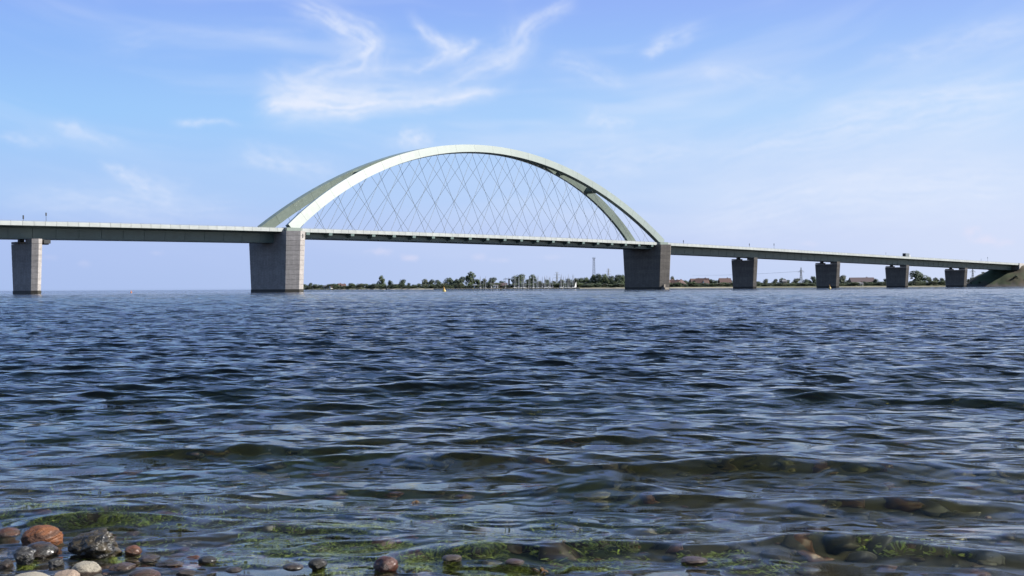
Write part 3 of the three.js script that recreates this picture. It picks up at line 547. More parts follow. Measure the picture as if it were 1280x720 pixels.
// scrub on the embankment
{
  const c = Math.cos(TURN), s = Math.sin(TURN);
  for (let i = 0; i < 26; i++) {
    const x = 612 + 60 * rTree(), z = (rTree() < 0.75 ? 1 : -1) * (12 + 24 * rTree()), d = Math.hypot(Math.max(0, 640 - x) * 0.95, Math.max(0, Math.abs(z) - 11.2)), y = deckTop(640) - 1.5 - d / 1.7 - 0.4; if (y < 0.6) continue;
    const w = 1.6 + 2.6 * rTree(), t = thing('shrub', 'dark low shrub growing on the grassy embankment slope', 'shrub', 'shrubs on the embankment');
    part('trunk', trunks[0], barkMat, t); part('crown', crowns[i % 2 ? 2 : 4], leafMat[i % 4], t);
    t.position.set(bridge.position.x + x * c + z * s, y, bridge.position.z - x * s + z * c); t.scale.set(w * 1.5, w * 0.8, w * 1.5); t.rotation.y = i;
  }
}

// ------------------------------------------------------------------ houses
const roofRed = std({ color: lin(0.07, 0.038, 0.034), roughness: 0.85 }), roofBrown = std({ color: lin(0.062, 0.043, 0.046), roughness: 0.85 }), roofGrey = std({ color: lin(0.12, 0.12, 0.13), roughness: 0.85 });
const wallBrick = std({ color: lin(0.13, 0.07, 0.05), roughness: 0.9 }), wallWhite = std({ color: lin(0.68, 0.66, 0.62), roughness: 0.8 }), wallCream = std({ color: lin(0.24, 0.2, 0.15), roughness: 0.85 });
const paneMat = std({ color: lin(0.03, 0.035, 0.045), roughness: 0.15 }), frameMat = std({ color: lin(0.6, 0.6, 0.58), roughness: 0.6 });
function house(px, back, w, d, wallH, roofH, turn, wall, roof, label, group, name = 'house') {
  const dist = shoreAt(px) + back, t = thing(name, label, 'house', group); t.position.set(photoX(px, dist), landRise(back) - 0.1, -dist); t.rotation.y = turn;
  const gable = new Faces().box(-w / 2, w / 2, 0, wallH, -d / 2, d / 2);
  for (const s of [-1, 1]) { const x = s * w / 2; gable.cap(s > 0 ? [[x, wallH, d / 2], [x, wallH, -d / 2], [x, wallH + roofH, 0]] : [[x, wallH, -d / 2], [x, wallH, d / 2], [x, wallH + roofH, 0]]); }
  part('wall', gable.build(), wall, t);
  const e = 0.5, o = wallH - e * roofH / (d / 2), tk = 0.25, W = w / 2 + 0.4, rf = new Faces();
  for (const s of [-1, 1]) { const A = [[-W, o, s * (d / 2 + e)], [W, o, s * (d / 2 + e)], [W, wallH + roofH, 0], [-W, wallH + roofH, 0]], B = A.map(([x, y, z]) => [x, y + tk, z]); rf.loft(s > 0 ? [A, B] : [A.slice().reverse(), B.slice().reverse()]); }
  const r = part('roof', rf.build(), roof, t);
  part('chimney', new Faces().box(w * 0.2, w * 0.2 + 0.8, wallH + roofH * 0.5, wallH + roofH + 0.9, -0.5, 0.4).build(), wallBrick, r);
  const n = Math.max(2, Math.floor(w / 3));
  for (let i = 0; i < n; i++) {
    const x = (i + 0.5) / n * w - w / 2;
    if (i === Math.floor(n / 2)) { part('door', new Faces().box(x - 0.5, x + 0.5, 0.1, 2.2, d / 2 + 0.01, d / 2 + 0.07).build(), roofBrown, t); continue; }
    const f = part('window', new Faces().box(x - 0.7, x + 0.7, 0.9, 2.3, d / 2 + 0.01, d / 2 + 0.06).build(), frameMat, t);
    part('pane', new Faces().box(x - 0.58, x + 0.58, 1.02, 2.18, d / 2 + 0.062, d / 2 + 0.08).build(), paneMat, f);
  }
  return t;
}
house(394, 50, 9, 7, 2.6, 2.4, 0.2, wallWhite, roofGrey, 'small white house at the end of the low spit', undefined);
house(410, 45, 11, 7, 3.0, 2.0, -0.1, wallWhite, roofGrey, 'bright white low house facing the water on the spit, longest of the white ones');
house(414.5, 46, 5, 6, 3.2, 2.4, 0.5, wallWhite, roofRed, 'narrow white house with red roof beside the long white one');
house(424.5, 60, 7, 7, 4, 3.2, 0.9, wallBrick, roofRed, 'red brick gabled house on the spit beside the white houses', 'brick houses on the spit');
house(429, 62, 7, 7, 3.6, 3.0, 0.4, wallBrick, roofRed, 'red brick gabled house on the spit beside the white houses', 'brick houses on the spit');
house(496.5, 60, 9, 7, 2.6, 2.0, -0.3, wallCream, roofBrown, 'cream bungalow between dark trees behind the sandy beach');
house(596.5, 24, 7, 5, 2.8, 0.7, 0.05, wallWhite, roofGrey, 'flat white harbour shed beside the tall poplar');
house(625, 34, 15, 8, 2.4, 2.6, 0.0, wallBrick, roofBrown, 'long brown roofed harbour building behind the masts');
house(619.5, 16, 5, 5, 2.6, 0.6, 0.0, wallWhite, roofGrey, 'little white kiosk on the marina quay');
house(838, 40, 9, 8, 3, 3.6, 0.7, wallBrick, roofRed, 'red roofed house tucked against the right main pier', 'red roofed houses by the pier');
house(843.5, 38, 9, 8, 2.8, 3.4, -0.4, wallCream, roofRed, 'cream walled red roofed house beside the right main pier');
house(850, 42, 8, 8, 2.8, 3.6, 0.9, wallBrick, roofRed, 'red roofed brick house standing between two shrubs near the right main pier');
house(870, 55, 11, 9, 3.2, 4.0, 0.2, wallBrick, roofRed, 'large red roofed brick house in the middle of the hamlet', 'large brick houses in the hamlet');
house(878, 50, 12, 9, 3.4, 4.2, -0.3, wallBrick, roofRed, 'large red roofed brick house in the middle of the hamlet', 'large brick houses in the hamlet');
house(882, 44, 4, 6, 3.4, 2.6, 0.2, wallWhite, roofRed, 'narrow white gabled house at the corner of the brick hamlet');
house(906, 60, 11, 8, 3.6, 3.8, 0.1, wallBrick, roofRed, 'red roofed house beside the first approach pier on the right');
house(980, 36, 4, 5, 4.6, 1.2, 0.1, wallCream, roofGrey, 'small cream tower house in the hedge between the approach piers');
{
  const b = house(1077, 62, 22.5, 12, 3.2, 4.0, 0.02, wallCream, roofBrown, 'long barn with a purple brown roof between the approach piers', undefined, 'barn');
  b.userData.category = 'barn';
  house(1075, 30, 4.5, 4, 2.2, 1.2, 0.1, wallWhite, roofGrey, 'little white hut in front of the long barn');
}
// ------------------------------------------------------------------ lattice masts and pylons
const steel = std({ color: lin(0.16, 0.17, 0.18), roughness: 0.6 });
function lattice(h, w0, w1, n, r) {
  const f = new Faces(), wAt = (t) => mix(w0, w1, t);
  for (let i = 0; i < n; i++) {
    const a = i / n, b = (i + 1) / n, A = wAt(a) / 2, B = wAt(b) / 2, ya = a * h, yb = b * h, c = [[1, 1], [-1, 1], [-1, -1], [1, -1]];
    for (let k = 0; k < 4; k++) { const p = c[k], q = c[(k + 1) % 4]; f.bar([p[0] * A, ya, p[1] * A], [p[0] * B, yb, p[1] * B], r); f.bar([p[0] * A, ya, p[1] * A], [q[0] * B, yb, q[1] * B], r * 0.7); f.bar([q[0] * A, ya, q[1] * A], [p[0] * B, yb, p[1] * B], r * 0.7); }
  }
  return f;
}
{
  const d = 1330, h = riseOf(742.5, 322.2, d), t = thing('lattice_mast', 'tall grey lattice radio mast rising above the wood', 'mast');
  t.position.set(photoX(742.5, d), 2.5, -d);
  part('tower', lattice(h - 3.5, 3.4, 1.7, 11, 0.13).build(), steel, t);
  part('platform', new Faces().box(-1.7, 1.7, h - 3.5, h - 3.2, -1.7, 1.7).build(), steel, t);
  part('antenna', new Faces().bar([0, h - 3.2, 0], [0, h - 1.6, 0], 0.18).bar([-1.2, h - 3.2, 0.8], [-1.2, h - 1.9, 0.8], 0.2).bar([1.2, h - 3.2, 0.8], [1.2, h - 1.9, 0.8], 0.2).build(), steel, t);
}
function pylon(px, topY, d, arms, label, turn) {
  const h = riseOf(px, topY, d) - 2, t = thing('power_pylon', label, 'pylon'); t.position.set(photoX(px, d), 2, -d); t.rotation.y = turn;
  part('tower', lattice(h, h * 0.16, h * 0.02, 8, 0.12).build(), steel, t);
  for (const [f, w] of arms) part('cross_arm', new Faces().bar([-w, f * h, 0], [w, f * h, 0], 0.13).bar([-w, f * h, 0], [0, f * h + 1.5, 0], 0.1).bar([w, f * h, 0], [0, f * h + 1.5, 0], 0.1).build(), steel, t);
  return t;
}
pylon(696.3, 340.5, 1650, [[0.62, 6.5], [0.82, 5], [0.97, 3]], 'power pylon with three cross arms rising behind the masts of the marina', 0.5);
pylon(760.6, 336, 1750, [[0.7, 5.5], [0.86, 4.5], [0.97, 3]], 'power pylon with three cross arms rising behind the wood near the radio mast', 0.6);
const pylonR = pylon(1001.4, 334.2, 1450, [[0.74, 4.2], [0.8, 2.4]], 'thin power pylon between the first two approach piers on the right', 0.2);
pylon(1216, 335.6, 1450, [[0.78, 4.5], [0.84, 2.5]], 'thin power pylon between the last pier and the embankment', 0.2);
{
  const f = new Faces(), A = pylonR.position, y = 19.5, B = [A.x - 110, y - 3.2, A.z - 140];
  for (const o of [0, 4]) for (let i = 0; i < 10; i++) { const q = (t) => [mix(A.x + o, B[0] + o, t), mix(y, B[1], t) - 5 * t * (1 - t), mix(A.z, B[2], t)]; f.bar(q(i / 10), q((i + 1) / 10), 0.05); }
  single('power_line', f.build(), steel, 'pair of sagging power lines running left from the thin pylon', 'power line');
}

// ------------------------------------------------------------------ marina: boats, breakwater, crane
const gel = std({ color: lin(0.45, 0.45, 0.44), roughness: 0.3 }), navy = std({ color: lin(0.05, 0.07, 0.13), roughness: 0.3 }), alu = std({ color: lin(0.26, 0.265, 0.27), roughness: 0.45 }), sailCloth = std({ color: lin(0.6, 0.6, 0.59), roughness: 0.8, side: THREE.DoubleSide }), teak = std({ color: lin(0.20, 0.13, 0.07), roughness: 0.7 }), blueCover = std({ color: lin(0.05, 0.08, 0.18), roughness: 0.8 });
function hullGeometry() {
  const st = [[-4.5, 1.05, 0.95], [-3, 1.35, 0.92], [-1, 1.5, 0.95], [1, 1.42, 1.02], [2.8, 1.0, 1.12], [4.1, 0.45, 1.22], [4.8, 0.05, 1.3]], f = new Faces();
  f.loft(st.map(([x, b, y]) => [[x, y, b], [x, y, -b], [x * 0.97, 0.35, -b * 0.88], [x * 0.93, -0.45, -b * 0.25], [x * 0.93, -0.45, b * 0.25], [x * 0.97, 0.35, b * 0.88]])); return f.build();
}
const hullG = hullGeometry(), cabinG = new Faces().loft([[[-1.4, 0.95, 0.95], [2.1, 1.05, 0.7], [2.1, 1.05, -0.7], [-1.4, 0.95, -0.95]], [[-1.2, 1.5, 0.78], [1.5, 1.4, 0.55], [1.5, 1.4, -0.55], [-1.2, 1.5, -0.78]]]).build();
const mastG = new THREE.CylinderGeometry(0.11, 0.14, 11.6, 6); mastG.translate(0.6, 1.3 + 5.8, 0);
const boomG = new Faces().bar([0.5, 2.3, 0], [-3.3, 2.25, 0], 0.09).build(), rollG = new Faces().bar([0.3, 2.5, 0], [-3.1, 2.45, 0], 0.17).build();
const rigG = new Faces().bar([0.6, 12.6, 0], [4.7, 1.3, 0], 0.03).bar([0.6, 12.6, 0], [-4.4, 1.0, 0], 0.03).bar([0.6, 12.4, 0], [0.4, 1.0, 1.4], 0.03).bar([0.6, 12.4, 0], [0.4, 1.0, -1.4], 0.03).bar([0.6, 7.2, -1], [0.6, 7.2, 1], 0.04).build();
const boatLabel = ['white hulled sailing yacht moored with a bare mast in the marina', 'dark blue hulled sailing yacht moored with a bare mast in the marina'];
function yacht(mat, label, cover) { const t = thing('sailing_yacht', label, 'sailing boat', 'yachts moored in the marina'); part('hull', hullG, mat, t); part('cabin', cabinG, gel, t); part('mast', mastG, alu, t); part('boom', boomG, alu, t); part('furled_sail', rollG, cover, t); part('rigging', rigG, alu, t); return t; }
{
  const r = rng(606), protos = [yacht(gel, boatLabel[0], blueCover), yacht(navy, boatLabel[1], sailCloth)], used = [0, 0];
  const spots = []; for (let i = 0; i < 20; i++) spots.push(641 + i * 2.6 + 2 * r()); for (let i = 0; i < 9; i++) spots.push(699 + i * 2.2 + 1.5 * r()); for (const p of [600.5, 604.5, 607, 614, 618.5, 632, 649, 655, 667, 671, 681, 687]) spots.push(p);
  for (const px of spots) {
    const k = r() < 0.78 ? 0 : 1, o = used[k]++ ? copyOf(protos[k]) : protos[k], d = shoreAt(px) - 18 - 34 * r(), s = mix(0.78, 1.12, r());
    o.position.set(photoX(px, d), 0, -d); o.rotation.y = (r() < 0.5 ? 1 : -1) * (Math.PI / 2 + (r() - 0.5) * 0.5); o.scale.setScalar(s);
  }
  const d = shoreAt(720) - 45, t = thing('sailing_boat', 'small sailing boat with its white sail hoisted beside the marina masts', 'sailing boat');
  part('hull', hullG, gel, t); part('cabin', cabinG, gel, t);
  const m = new THREE.CylinderGeometry(0.07, 0.1, 8.2, 6); m.translate(0.6, 4.6, 0); part('mast', m, alu, t);
  const sail = new THREE.BufferGeometry(), sp = [], N = 8; for (let i = 0; i < N; i++) for (let j = 0; j < N; j++) { const q = (a, b) => { const y = 1.9 + 6.7 * b / N, w = 3.4 * (1 - b / N), x = 0.5 - w * a / N; return [x, y, 0.35 * Math.sin(Math.PI * a / N) * (1 - b / N)]; }; sp.push(...q(i, j), ...q(i + 1, j), ...q(i + 1, j + 1), ...q(i, j), ...q(i + 1, j + 1), ...q(i, j + 1)); }
  sail.setAttribute('position', new THREE.Float32BufferAttribute(sp, 3)); sail.computeVertexNormals(); part('mainsail', sail, sailCloth, t);
  t.position.set(photoX(720, d), 0, -d); t.rotation.y = 0.9; t.scale.setScalar(0.8);
}
{
  // rubble breakwater in front of the boats
  const r = rng(88), gs = [];
  for (let px = 543; px < 724; px += 0.55) for (let k = 0; k < 2; k++) {
    const d = (px < 590 ? shoreAt(px) - 8 : 1118) + (r() - 0.5) * 5, s = 0.5 + 0.6 * r(), g = new THREE.DodecahedronGeometry(s, 0); g.rotateX(r() * 3); g.rotateY(r() * 3); g.scale(1.2, 0.75, 1); g.translate(photoX(px, d), 0.15 + 0.35 * r(), -d); gs.push(g);
  }
  const m = single('breakwater', mergeGeometries(gs), std({ color: lin(0.075, 0.072, 0.066), roughness: 0.9 }), 'low dark rubble breakwater in front of the moored yachts', 'breakwater'); m.userData.kind = 'stuff';
  const d = 1190, t = thing('harbour_crane', 'dark harbour crane with a jib pointing left above the masts', 'crane'); t.position.set(photoX(636.3, d), 1, -d);
  part('column', new Faces().box(-0.8, 0.8, 0, 9.2, -0.8, 0.8).build(), M.dark, t); part('jib', new Faces().bar([1.2, 9.0, 0], [-5.6, 8.9, 0], 0.22).bar([0, 10.2, 0], [-5, 9.1, 0], 0.08).bar([0, 9, 0], [0, 10.2, 0], 0.2).build(), M.dark, t); part('counterweight', new Faces().box(0.8, 1.8, 8.3, 9.4, -0.6, 0.6).build(), M.dark, t); part('hook', new Faces().bar([-5.2, 8.9, 0], [-5.2, 6.8, 0], 0.05).box(-5.4, -5, 6.2, 6.8, -0.2, 0.2).build(), M.dark, t);
  const e = thing('breakwater_end', 'dark stone groyne jutting from the sandy beach', 'groyne'); const gg = []; for (let i = 0; i < 14; i++) { const g = new THREE.DodecahedronGeometry(0.9 + 0.5 * r(), 0); g.rotateX(r() * 3); g.translate(photoX(483.5 + i * 0.28, 1450), 0.4, -1450 + r() * 4); gg.push(g); } part('rubble', mergeGeometries(gg), std({ color: lin(0.05, 0.05, 0.045), roughness: 0.9 }), e);
}
// ------------------------------------------------------------------ buoys
const yellow = std({ color: lin(0.4, 0.2, 0.02), roughness: 0.4 }), orange = std({ color: lin(0.4, 0.13, 0.04), roughness: 0.4 }), paleYellow = std({ color: lin(0.45, 0.33, 0.10), roughness: 0.4 });
function buoy(px, d, h, w, top, body, label) {
  const t = thing('buoy', label, 'buoy'); t.position.set(photoX(px, d), -0.1, -d); t.rotation.z = 0.06;
  const f = new THREE.LatheGeometry([[0, -0.4], [0.42, -0.35], [0.5, 0.0], [0.5, 0.22], [0.4, 0.34], [0.22, 0.42], [0, 0.44]].map(([a, b]) => new THREE.Vector2(a * w, b * h)), 14); part('float', f, body, t);
  const c = new THREE.LatheGeometry([[0.26, 0.4], [0.10, 0.78], [0.10, 0.8], [0, 0.8]].map(([a, b]) => new THREE.Vector2(a * w, b * h)), 10); part('tower', c, top, t);
  part('top_mark', new Faces().bar([0, 0.78 * h, 0], [0, h, 0], 0.05 * w).bar([-0.18 * w, 0.9 * h, 0], [0.18 * w, h, 0], 0.05 * w).bar([0.18 * w, 0.9 * h, 0], [-0.18 * w, h, 0], 0.05 * w).build(), top, t); return t;
}
buoy(555.3, 420, 2.1, 1.25, yellow, paleYellow, 'largest yellow buoy floating in front of the sandy beach and marina');
buoy(626.2, 640, 1.3, 1.0, orange, paleYellow, 'small orange buoy floating in front of the moored yachts');
buoy(164, 520, 1.3, 0.8, orange, orange, 'small orange buoy alone on the open sea between the left piers');
buoy(1037.4, 560, 2.0, 1.1, yellow, paleYellow, 'yellow buoy floating in front of a dark approach pier');

// ------------------------------------------------------------------ traffic and posts on the deck
function wheels(t, xs, z, r) { const g = new THREE.CylinderGeometry(r, r, 0.24, 14); g.rotateX(Math.PI / 2); const hub = new THREE.CylinderGeometry(r * 0.55, r * 0.55, 0.26, 10); hub.rotateX(Math.PI / 2); for (const x of xs) for (const s of [-1, 1]) { const w = part('wheel', g, M.dark, t); w.position.set(x, r, s * z); part('rim', hub, alu, w); } }
const glassMat = std({ color: lin(0.03, 0.04, 0.05), roughness: 0.1 });
function sideProfile(pts, w, inset = 0) { const s = new THREE.Shape(pts.map(([x, y]) => new THREE.Vector2(x, y))); const g = new THREE.ExtrudeGeometry(s, { depth: w - 0.12, bevelEnabled: true, bevelSize: 0.05, bevelThickness: 0.06, bevelSegments: 2 }); g.translate(0, 0, -(w - 0.12) / 2); return g; }
function car(x, z, c, label, flip) {
  const t = thing('car', label, 'car'), body = std({ color: lin(...c), roughness: 0.25, metalness: 0.2 });
  part('body', sideProfile([[-2.1, 0.35], [2.1, 0.35], [2.15, 0.7], [1.95, 0.88], [1.1, 0.96], [-1.95, 0.98], [-2.15, 0.75]], 1.75), body, t);
  part('roof', sideProfile([[-1.2, 1.40], [0.1, 1.42], [0.3, 1.36], [0.28, 1.33], [-1.25, 1.33]], 1.35), body, t);
  part('windows', sideProfile([[-1.75, 0.97], [1.05, 0.97], [0.25, 1.33], [-1.3, 1.34]], 1.5), glassMat, t);
  wheels(t, [-1.3, 1.3], 0.78, 0.31);
  for (const s of [-1, 1]) part('headlight', new Faces().box(2.08, 2.2, 0.6, 0.75, s * 0.6 - 0.15, s * 0.6 + 0.15).build(), gel, t);
  onDeck(t, x, z, flip ? Math.PI : 0); return t;
}
car(-158, 3, [0.06, 0.06, 0.07], 'dark car on the left approach deck just before the arch', false);
car(-83, 3, [0.03, 0.035, 0.04], 'black car on the deck under the left part of the arch', false);
car(-58, 6.6, [0.04, 0.03, 0.03], 'dark red car on the deck under the hanger net, following the black one', false);
car(53, 3, [0.25, 0.03, 0.03], 'red car on the deck under the right part of the arch', true);
car(246, 3, [0.5, 0.5, 0.5], 'white car on the right approach deck just past the first pier', true);
car(300, 6.6, [0.3, 0.32, 0.34], 'silver car on the right approach deck before the second pier', true);
{
  const t = thing('box_truck', 'blue grey box truck driving along the right approach deck', 'truck'), grey = std({ color: lin(0.12, 0.14, 0.155), roughness: 0.5 });
  part('cargo_box', sideProfile([[-3.6, 1.0], [2.4, 1.0], [2.4, 3.95], [-3.6, 3.95]], 2.5), grey, t);
  part('cab', sideProfile([[2.55, 0.6], [4.3, 0.6], [4.35, 1.7], [3.95, 2.9], [2.55, 3.0]], 2.3), gel, t);
  part('windscreen', new Faces().loft([[[4.32, 1.8, 0.95], [4.32, 1.8, -0.95], [4.05, 2.75, -0.9], [4.05, 2.75, 0.9]], [[4.42, 1.8, 0.95], [4.42, 1.8, -0.95], [4.15, 2.75, -0.9], [4.15, 2.75, 0.9]]]).build(), glassMat, t);
  part('chassis', new Faces().box(-3.5, 4.2, 0.5, 0.95, -0.9, 0.9).build(), M.dark, t); part('rear_door', new Faces().box(-3.74, -3.67, 1.1, 3.85, -1.15, 1.15).build(), M.dark, t);
  wheels(t, [-2.4, 3.3], 1.05, 0.48); onDeck(t, 432, 6.4);
}
function post(x, z, h, kind, label) {
  const t = thing('signal_post', label, 'post'); part('pole', new THREE.CylinderGeometry(0.06, 0.08, h, 7).translate(0, h / 2, 0), M.dark, t);
  if (kind) part('signal_head', new Faces().box(-0.18, 0.18, h - 1.2, h + 0.1, -0.15, 0.15).build(), M.dark, t); else part('sign_plate', new Faces().box(-0.26, 0.26, h - 1.1, h, -0.06, 0.06).build(), M.dark, t);
  onDeck(t, x, z, 0.3); return t;
}
post(-231, 8.8, 3.2, 1, 'short dark signal post on the deck above the slender left pier');
post(-223, 8.8, 4.4, 0, 'taller dark signal post on the deck just past the slender left pier');
post(150, 8.8, 3.2, 1, 'short dark post on the deck just right of the right main pier');
post(218, 8.8, 3.6, 1, 'short dark post on the deck left of the first approach pier');
post(246, 8.8, 4.6, 1, 'taller dark signal post on the deck right of the first approach pier');
post(395, 8.8, 3.6, 0, 'thin post on the deck between two approach piers');
post(560, 8.8, 3.4, 0, 'thin pale post on the deck near the embankment');
post(573, 8.8, 5.0, 1, 'dark signal post with a big head on the deck near the embankment');
post(52, 8.8, 2.6, 0, 'thin short post at the railing under the middle of the arch');
console.log('shore done');

// ------------------------------------------------------------------ stones at the water's edge
function stoneGeometry(seed, detail, rough, angular) {
  let g = new THREE.IcosahedronGeometry(1, detail); g.deleteAttribute('uv'); g.deleteAttribute('normal'); g = mergeVertices(g, 1e-4);
  const p = g.attributes.position, v = new THREE.Vector3(), r = rng(seed), cuts = [];
  for (let i = 0; i < (angular ? 11 : 5); i++) cuts.push([new THREE.Vector3(r() - 0.5, r() - 0.5, r() - 0.5).normalize(), angular ? mix(0.66, 0.9, r()) : mix(0.8, 0.95, r())]);
  for (let i = 0; i < p.count; i++) {
    v.fromBufferAttribute(p, i); let k = 1; const d = v.clone().normalize();
    for (const [n, c] of cuts) { const q = d.dot(n); if (q > 0.2) k = Math.min(k, mix(1, c / q, angular ? 0.92 : 0.7)); }
    k *= 1 + rough * (noise3(d.clone().multiplyScalar(2.1), seed) - 0.5) + rough * 0.45 * (noise3(d.clone().multiplyScalar(6.5), seed + 3) - 0.5) + rough * 0.2 * (noise3(d.clone().multiplyScalar(19), seed + 9) - 0.5);
    v.copy(d).multiplyScalar(k); p.setXYZ(i, v.x, v.y, v.z);
  }
  g.computeVertexNormals();
  const uv = new Float32Array(p.count * 2); for (let i = 0; i < p.count; i++) { uv[i * 2] = p.getX(i) * 0.5 + p.getY(i) * 0.31; uv[i * 2 + 1] = p.getZ(i) * 0.5 - p.getY(i) * 0.4; } g.setAttribute('uv', new THREE.BufferAttribute(uv, 2));
  return g;
}
function paintStone(g, a, b, seed, spot, dry) {                    // two-tone mineral patches with fine speckle; DRY: tone of the part that has dried
  const p = g.attributes.position, c = new Float32Array(p.count * 3), v = new THREE.Vector3();
  for (let i = 0; i < p.count; i++) {
    v.fromBufferAttribute(p, i); const t = sstep(0.40, 0.60, noise3(v.clone().multiplyScalar(2.6), seed + 40)), s = 1 + spot * (noise3(v.clone().multiplyScalar(34), seed + 50) - 0.5) * 2 + spot * (hash2(i, seed, 5) - 0.5);
    const edge = dry ? sstep(-0.02, 0.05, v.y - 0.18 + 0.35 * (noise3(v.clone().multiplyScalar(3.3), seed + 60) - 0.5)) : 0;
    for (let k = 0; k < 3; k++) c[i * 3 + k] = Math.max(0.004, mix(mix(a[k], b[k], t), dry ? dry[k] : 0, edge) * s);
  }
  g.setAttribute('color', new THREE.BufferAttribute(c, 3)); return g;
}
const pitMap = noiseMap(512, (u, v) => 0.5 + 1.1 * (fbm(u * 40, v * 40, 701, 5, 40) - 0.5), 1);
const wet = new THREE.MeshPhysicalMaterial({ vertexColors: true, roughness: 0.42, clearcoat: 0.28, clearcoatRoughness: 0.22, bumpMap: pitMap, bumpScale: 0.004 });
const damp = new THREE.MeshPhysicalMaterial({ vertexColors: true, roughness: 0.75, clearcoat: 0.08, clearcoatRoughness: 0.3, bumpMap: pitMap, bumpScale: 0.004 });
const O = [0.12, 0.038, 0.008], OD = [0.06, 0.022, 0.008], BK = [0.010, 0.0085, 0.006], BR = [0.034, 0.019, 0.010], GY = [0.036, 0.034, 0.033], RD = [0.042, 0.013, 0.0065], PALE = [0.21, 0.185, 0.14], PINK = [0.23, 0.17, 0.125], DK = [0.018, 0.015, 0.011];
// [photo x, photo y of the middle, width px, height px, colours, angular, material, dry tone, label]
const stones = [
  [49, 669, 44, 22, O, OD, 0, damp, null, 'large rounded orange stone wet at its foot, left of the big dark rock'],
  [117, 677, 53, 33, BK, [0.036, 0.026, 0.011], 1, wet, null, 'big jagged dark wet rock, largest at the water edge'],
  [47, 687, 38, 16, BK, BR, 0, wet, null, 'dark wet stone lying right below the large orange stone'],
  [28, 694, 27, 19, GY, BK, 1, wet, null, 'grey angular wet stone beside the dark one below the orange stone'],
  [104, 711, 35, 17, DK, BR, 0, damp, PALE, 'pale beige dry topped stone with a dark wet rim'],
  [80, 720, 30, 14, DK, BR, 0, damp, PINK, 'pinkish dry topped stone beside the pale beige one'],
  [34, 726, 50, 16, DK, GY, 0, damp, PALE, 'broad flat pale stone with a dry top at the very edge of the beach'],
  [130, 689, 17, 9, O, RD, 0, wet, null, 'small bright orange stone at the foot of the jagged dark rock'],
  [164, 687, 19, 9, OD, O, 0, wet, null, 'small orange brown stone right of the jagged dark rock'],
  [8, 666, 26, 12, BR, OD, 0, wet, null, 'low brown stone left of the large orange stone'],
  [49, 643, 22, 9, RD, OD, 0, wet, null, 'low red stone awash behind the large orange stone'],
  [148, 708, 30, 8, BR, OD, 1, wet, null, 'flat orange brown stone right of the pale beige stone'],
  [177, 718, 34, 11, RD, BR, 0, wet, null, 'reddish brown stone right of the flat orange brown one'],
  [183, 698, 26, 7, BK, BR, 1, wet, null, 'low blackish stone right of the jagged rock, topmost of a dark row'],
  [209, 704, 30, 7, BR, DK, 1, wet, null, 'wide low brown stone at the end of the dark row'],
  [229, 716, 22, 6, DK, BR, 1, wet, null, 'low dark stone nearest the reddish brown one'],
  [480, 704, 27, 16, RD, [0.07, 0.022, 0.010], 0, wet, null, 'smooth red brown stone alone among green weed'],
  [395, 703, 21, 10, BK, DK, 0, wet, null, 'small dark domed stone among green weed'],
  [364, 708, 24, 6, BR, DK, 0, wet, null, 'low brown stone next to the small dark domed stone'],
  [563, 697, 22, 6, BR, [0.055, 0.038, 0.02], 0, wet, null, 'low yellowish brown stone right of the smooth red brown stone'],
  [641, 702, 22, 5, BR, RD, 0, wet, null, 'low reddish stone awash between floating weed patches'],
  [866, 700, 30, 6, BR, RD, 0, wet, null, 'long low brown stone awash in the weed at the right'],
  [5, 704, 18, 10, BR, DK, 1, wet, null, 'small brown wet stone at the far left of the beach'],
  [68, 703, 18, 9, DK, GY, 1, wet, null, 'small dark stone wedged between the grey and the pale beige stones'],
  [290, 712, 18, 5, DK, BR, 0, wet, null, 'small dark stone awash in the open gap of the stony edge'],
  [257, 699, 20, 7, BK, DK, 0, wet, null, 'flat black stone just breaking the surface beyond the dark row'],
];
{
  let i = 0;
  for (const [px, py, w, h, a, b, ang, mat, dry, label] of stones) {
    i++;
    const foot = py + h / 2, dist = EYE * F / (foot - horizonY(px)), W = w * dist / F, Hh = h * dist / F;
    const g = paintStone(stoneGeometry(2000 + i * 13, w > 40 ? 24 : 14, ang ? 0.55 : 0.32, ang), a, b, i * 7, 0.22, dry);
    const m = single('shore_stone', g, mat, label, 'stone');
    m.position.set(photoX(px, dist), Hh * 0.28, -dist - W * 0.1); m.scale.set(W * 0.56, Hh * 0.74, W * 0.50); m.rotation.y = (i * 1.7) % 0.6 - 0.3;
  }
}
// cobbles under the water and on the beach, too many to count
{
  const r = rng(555), protos = [0, 1, 2, 3].map((k) => stoneGeometry(3000 + k * 11, 4, 0.35, k % 2)), N = 900, tones = [BR, GY, DK, OD, [0.045, 0.038, 0.026], RD, [0.065, 0.057, 0.043], BR, DK, BK, DK];
  for (const [k, g] of protos.entries()) {
    const im = new THREE.InstancedMesh(g, std({ color: 0xffffff, roughness: 0.5 }), N), q = new THREE.Matrix4(), e = new THREE.Euler(), c = new THREE.Color();
    for (let i = 0; i < N; i++) {
      const d = i < N * 0.3 ? 1.2 + 3.8 * r() : 4.6 + 9 * Math.pow(r(), 1.5), x = (r() - 0.5) * Math.max(4, d) * 1.3, s = 0.018 + 0.075 * Math.pow(r(), 2.6), z = -d;
      q.makeRotationFromEuler(e.set(r() * 0.6, r() * 6.28, r() * 0.6)); q.scale(new THREE.Vector3(s * (1 + 0.4 * r()), s * 0.6, s)); q.setPosition(x, Math.min(ground(x, z) + s * 0.2, x < -1.25 && d < 5.4 ? -s * 0.85 : d > 4.0 ? -s * 1.1 : 9), z); im.setMatrixAt(i, q);
      const t = tones[Math.floor(r() * tones.length)]; im.setColorAt(i, c.setRGB(t[0], t[1], t[2]));
    }
    im.name = numbered('cobbles'); im.userData = { kind: 'stuff', label: 'wet cobbles covering the shallow sea bed and the beach', category: 'cobbles' }; shadows(im); scene.add(im);
  }
}
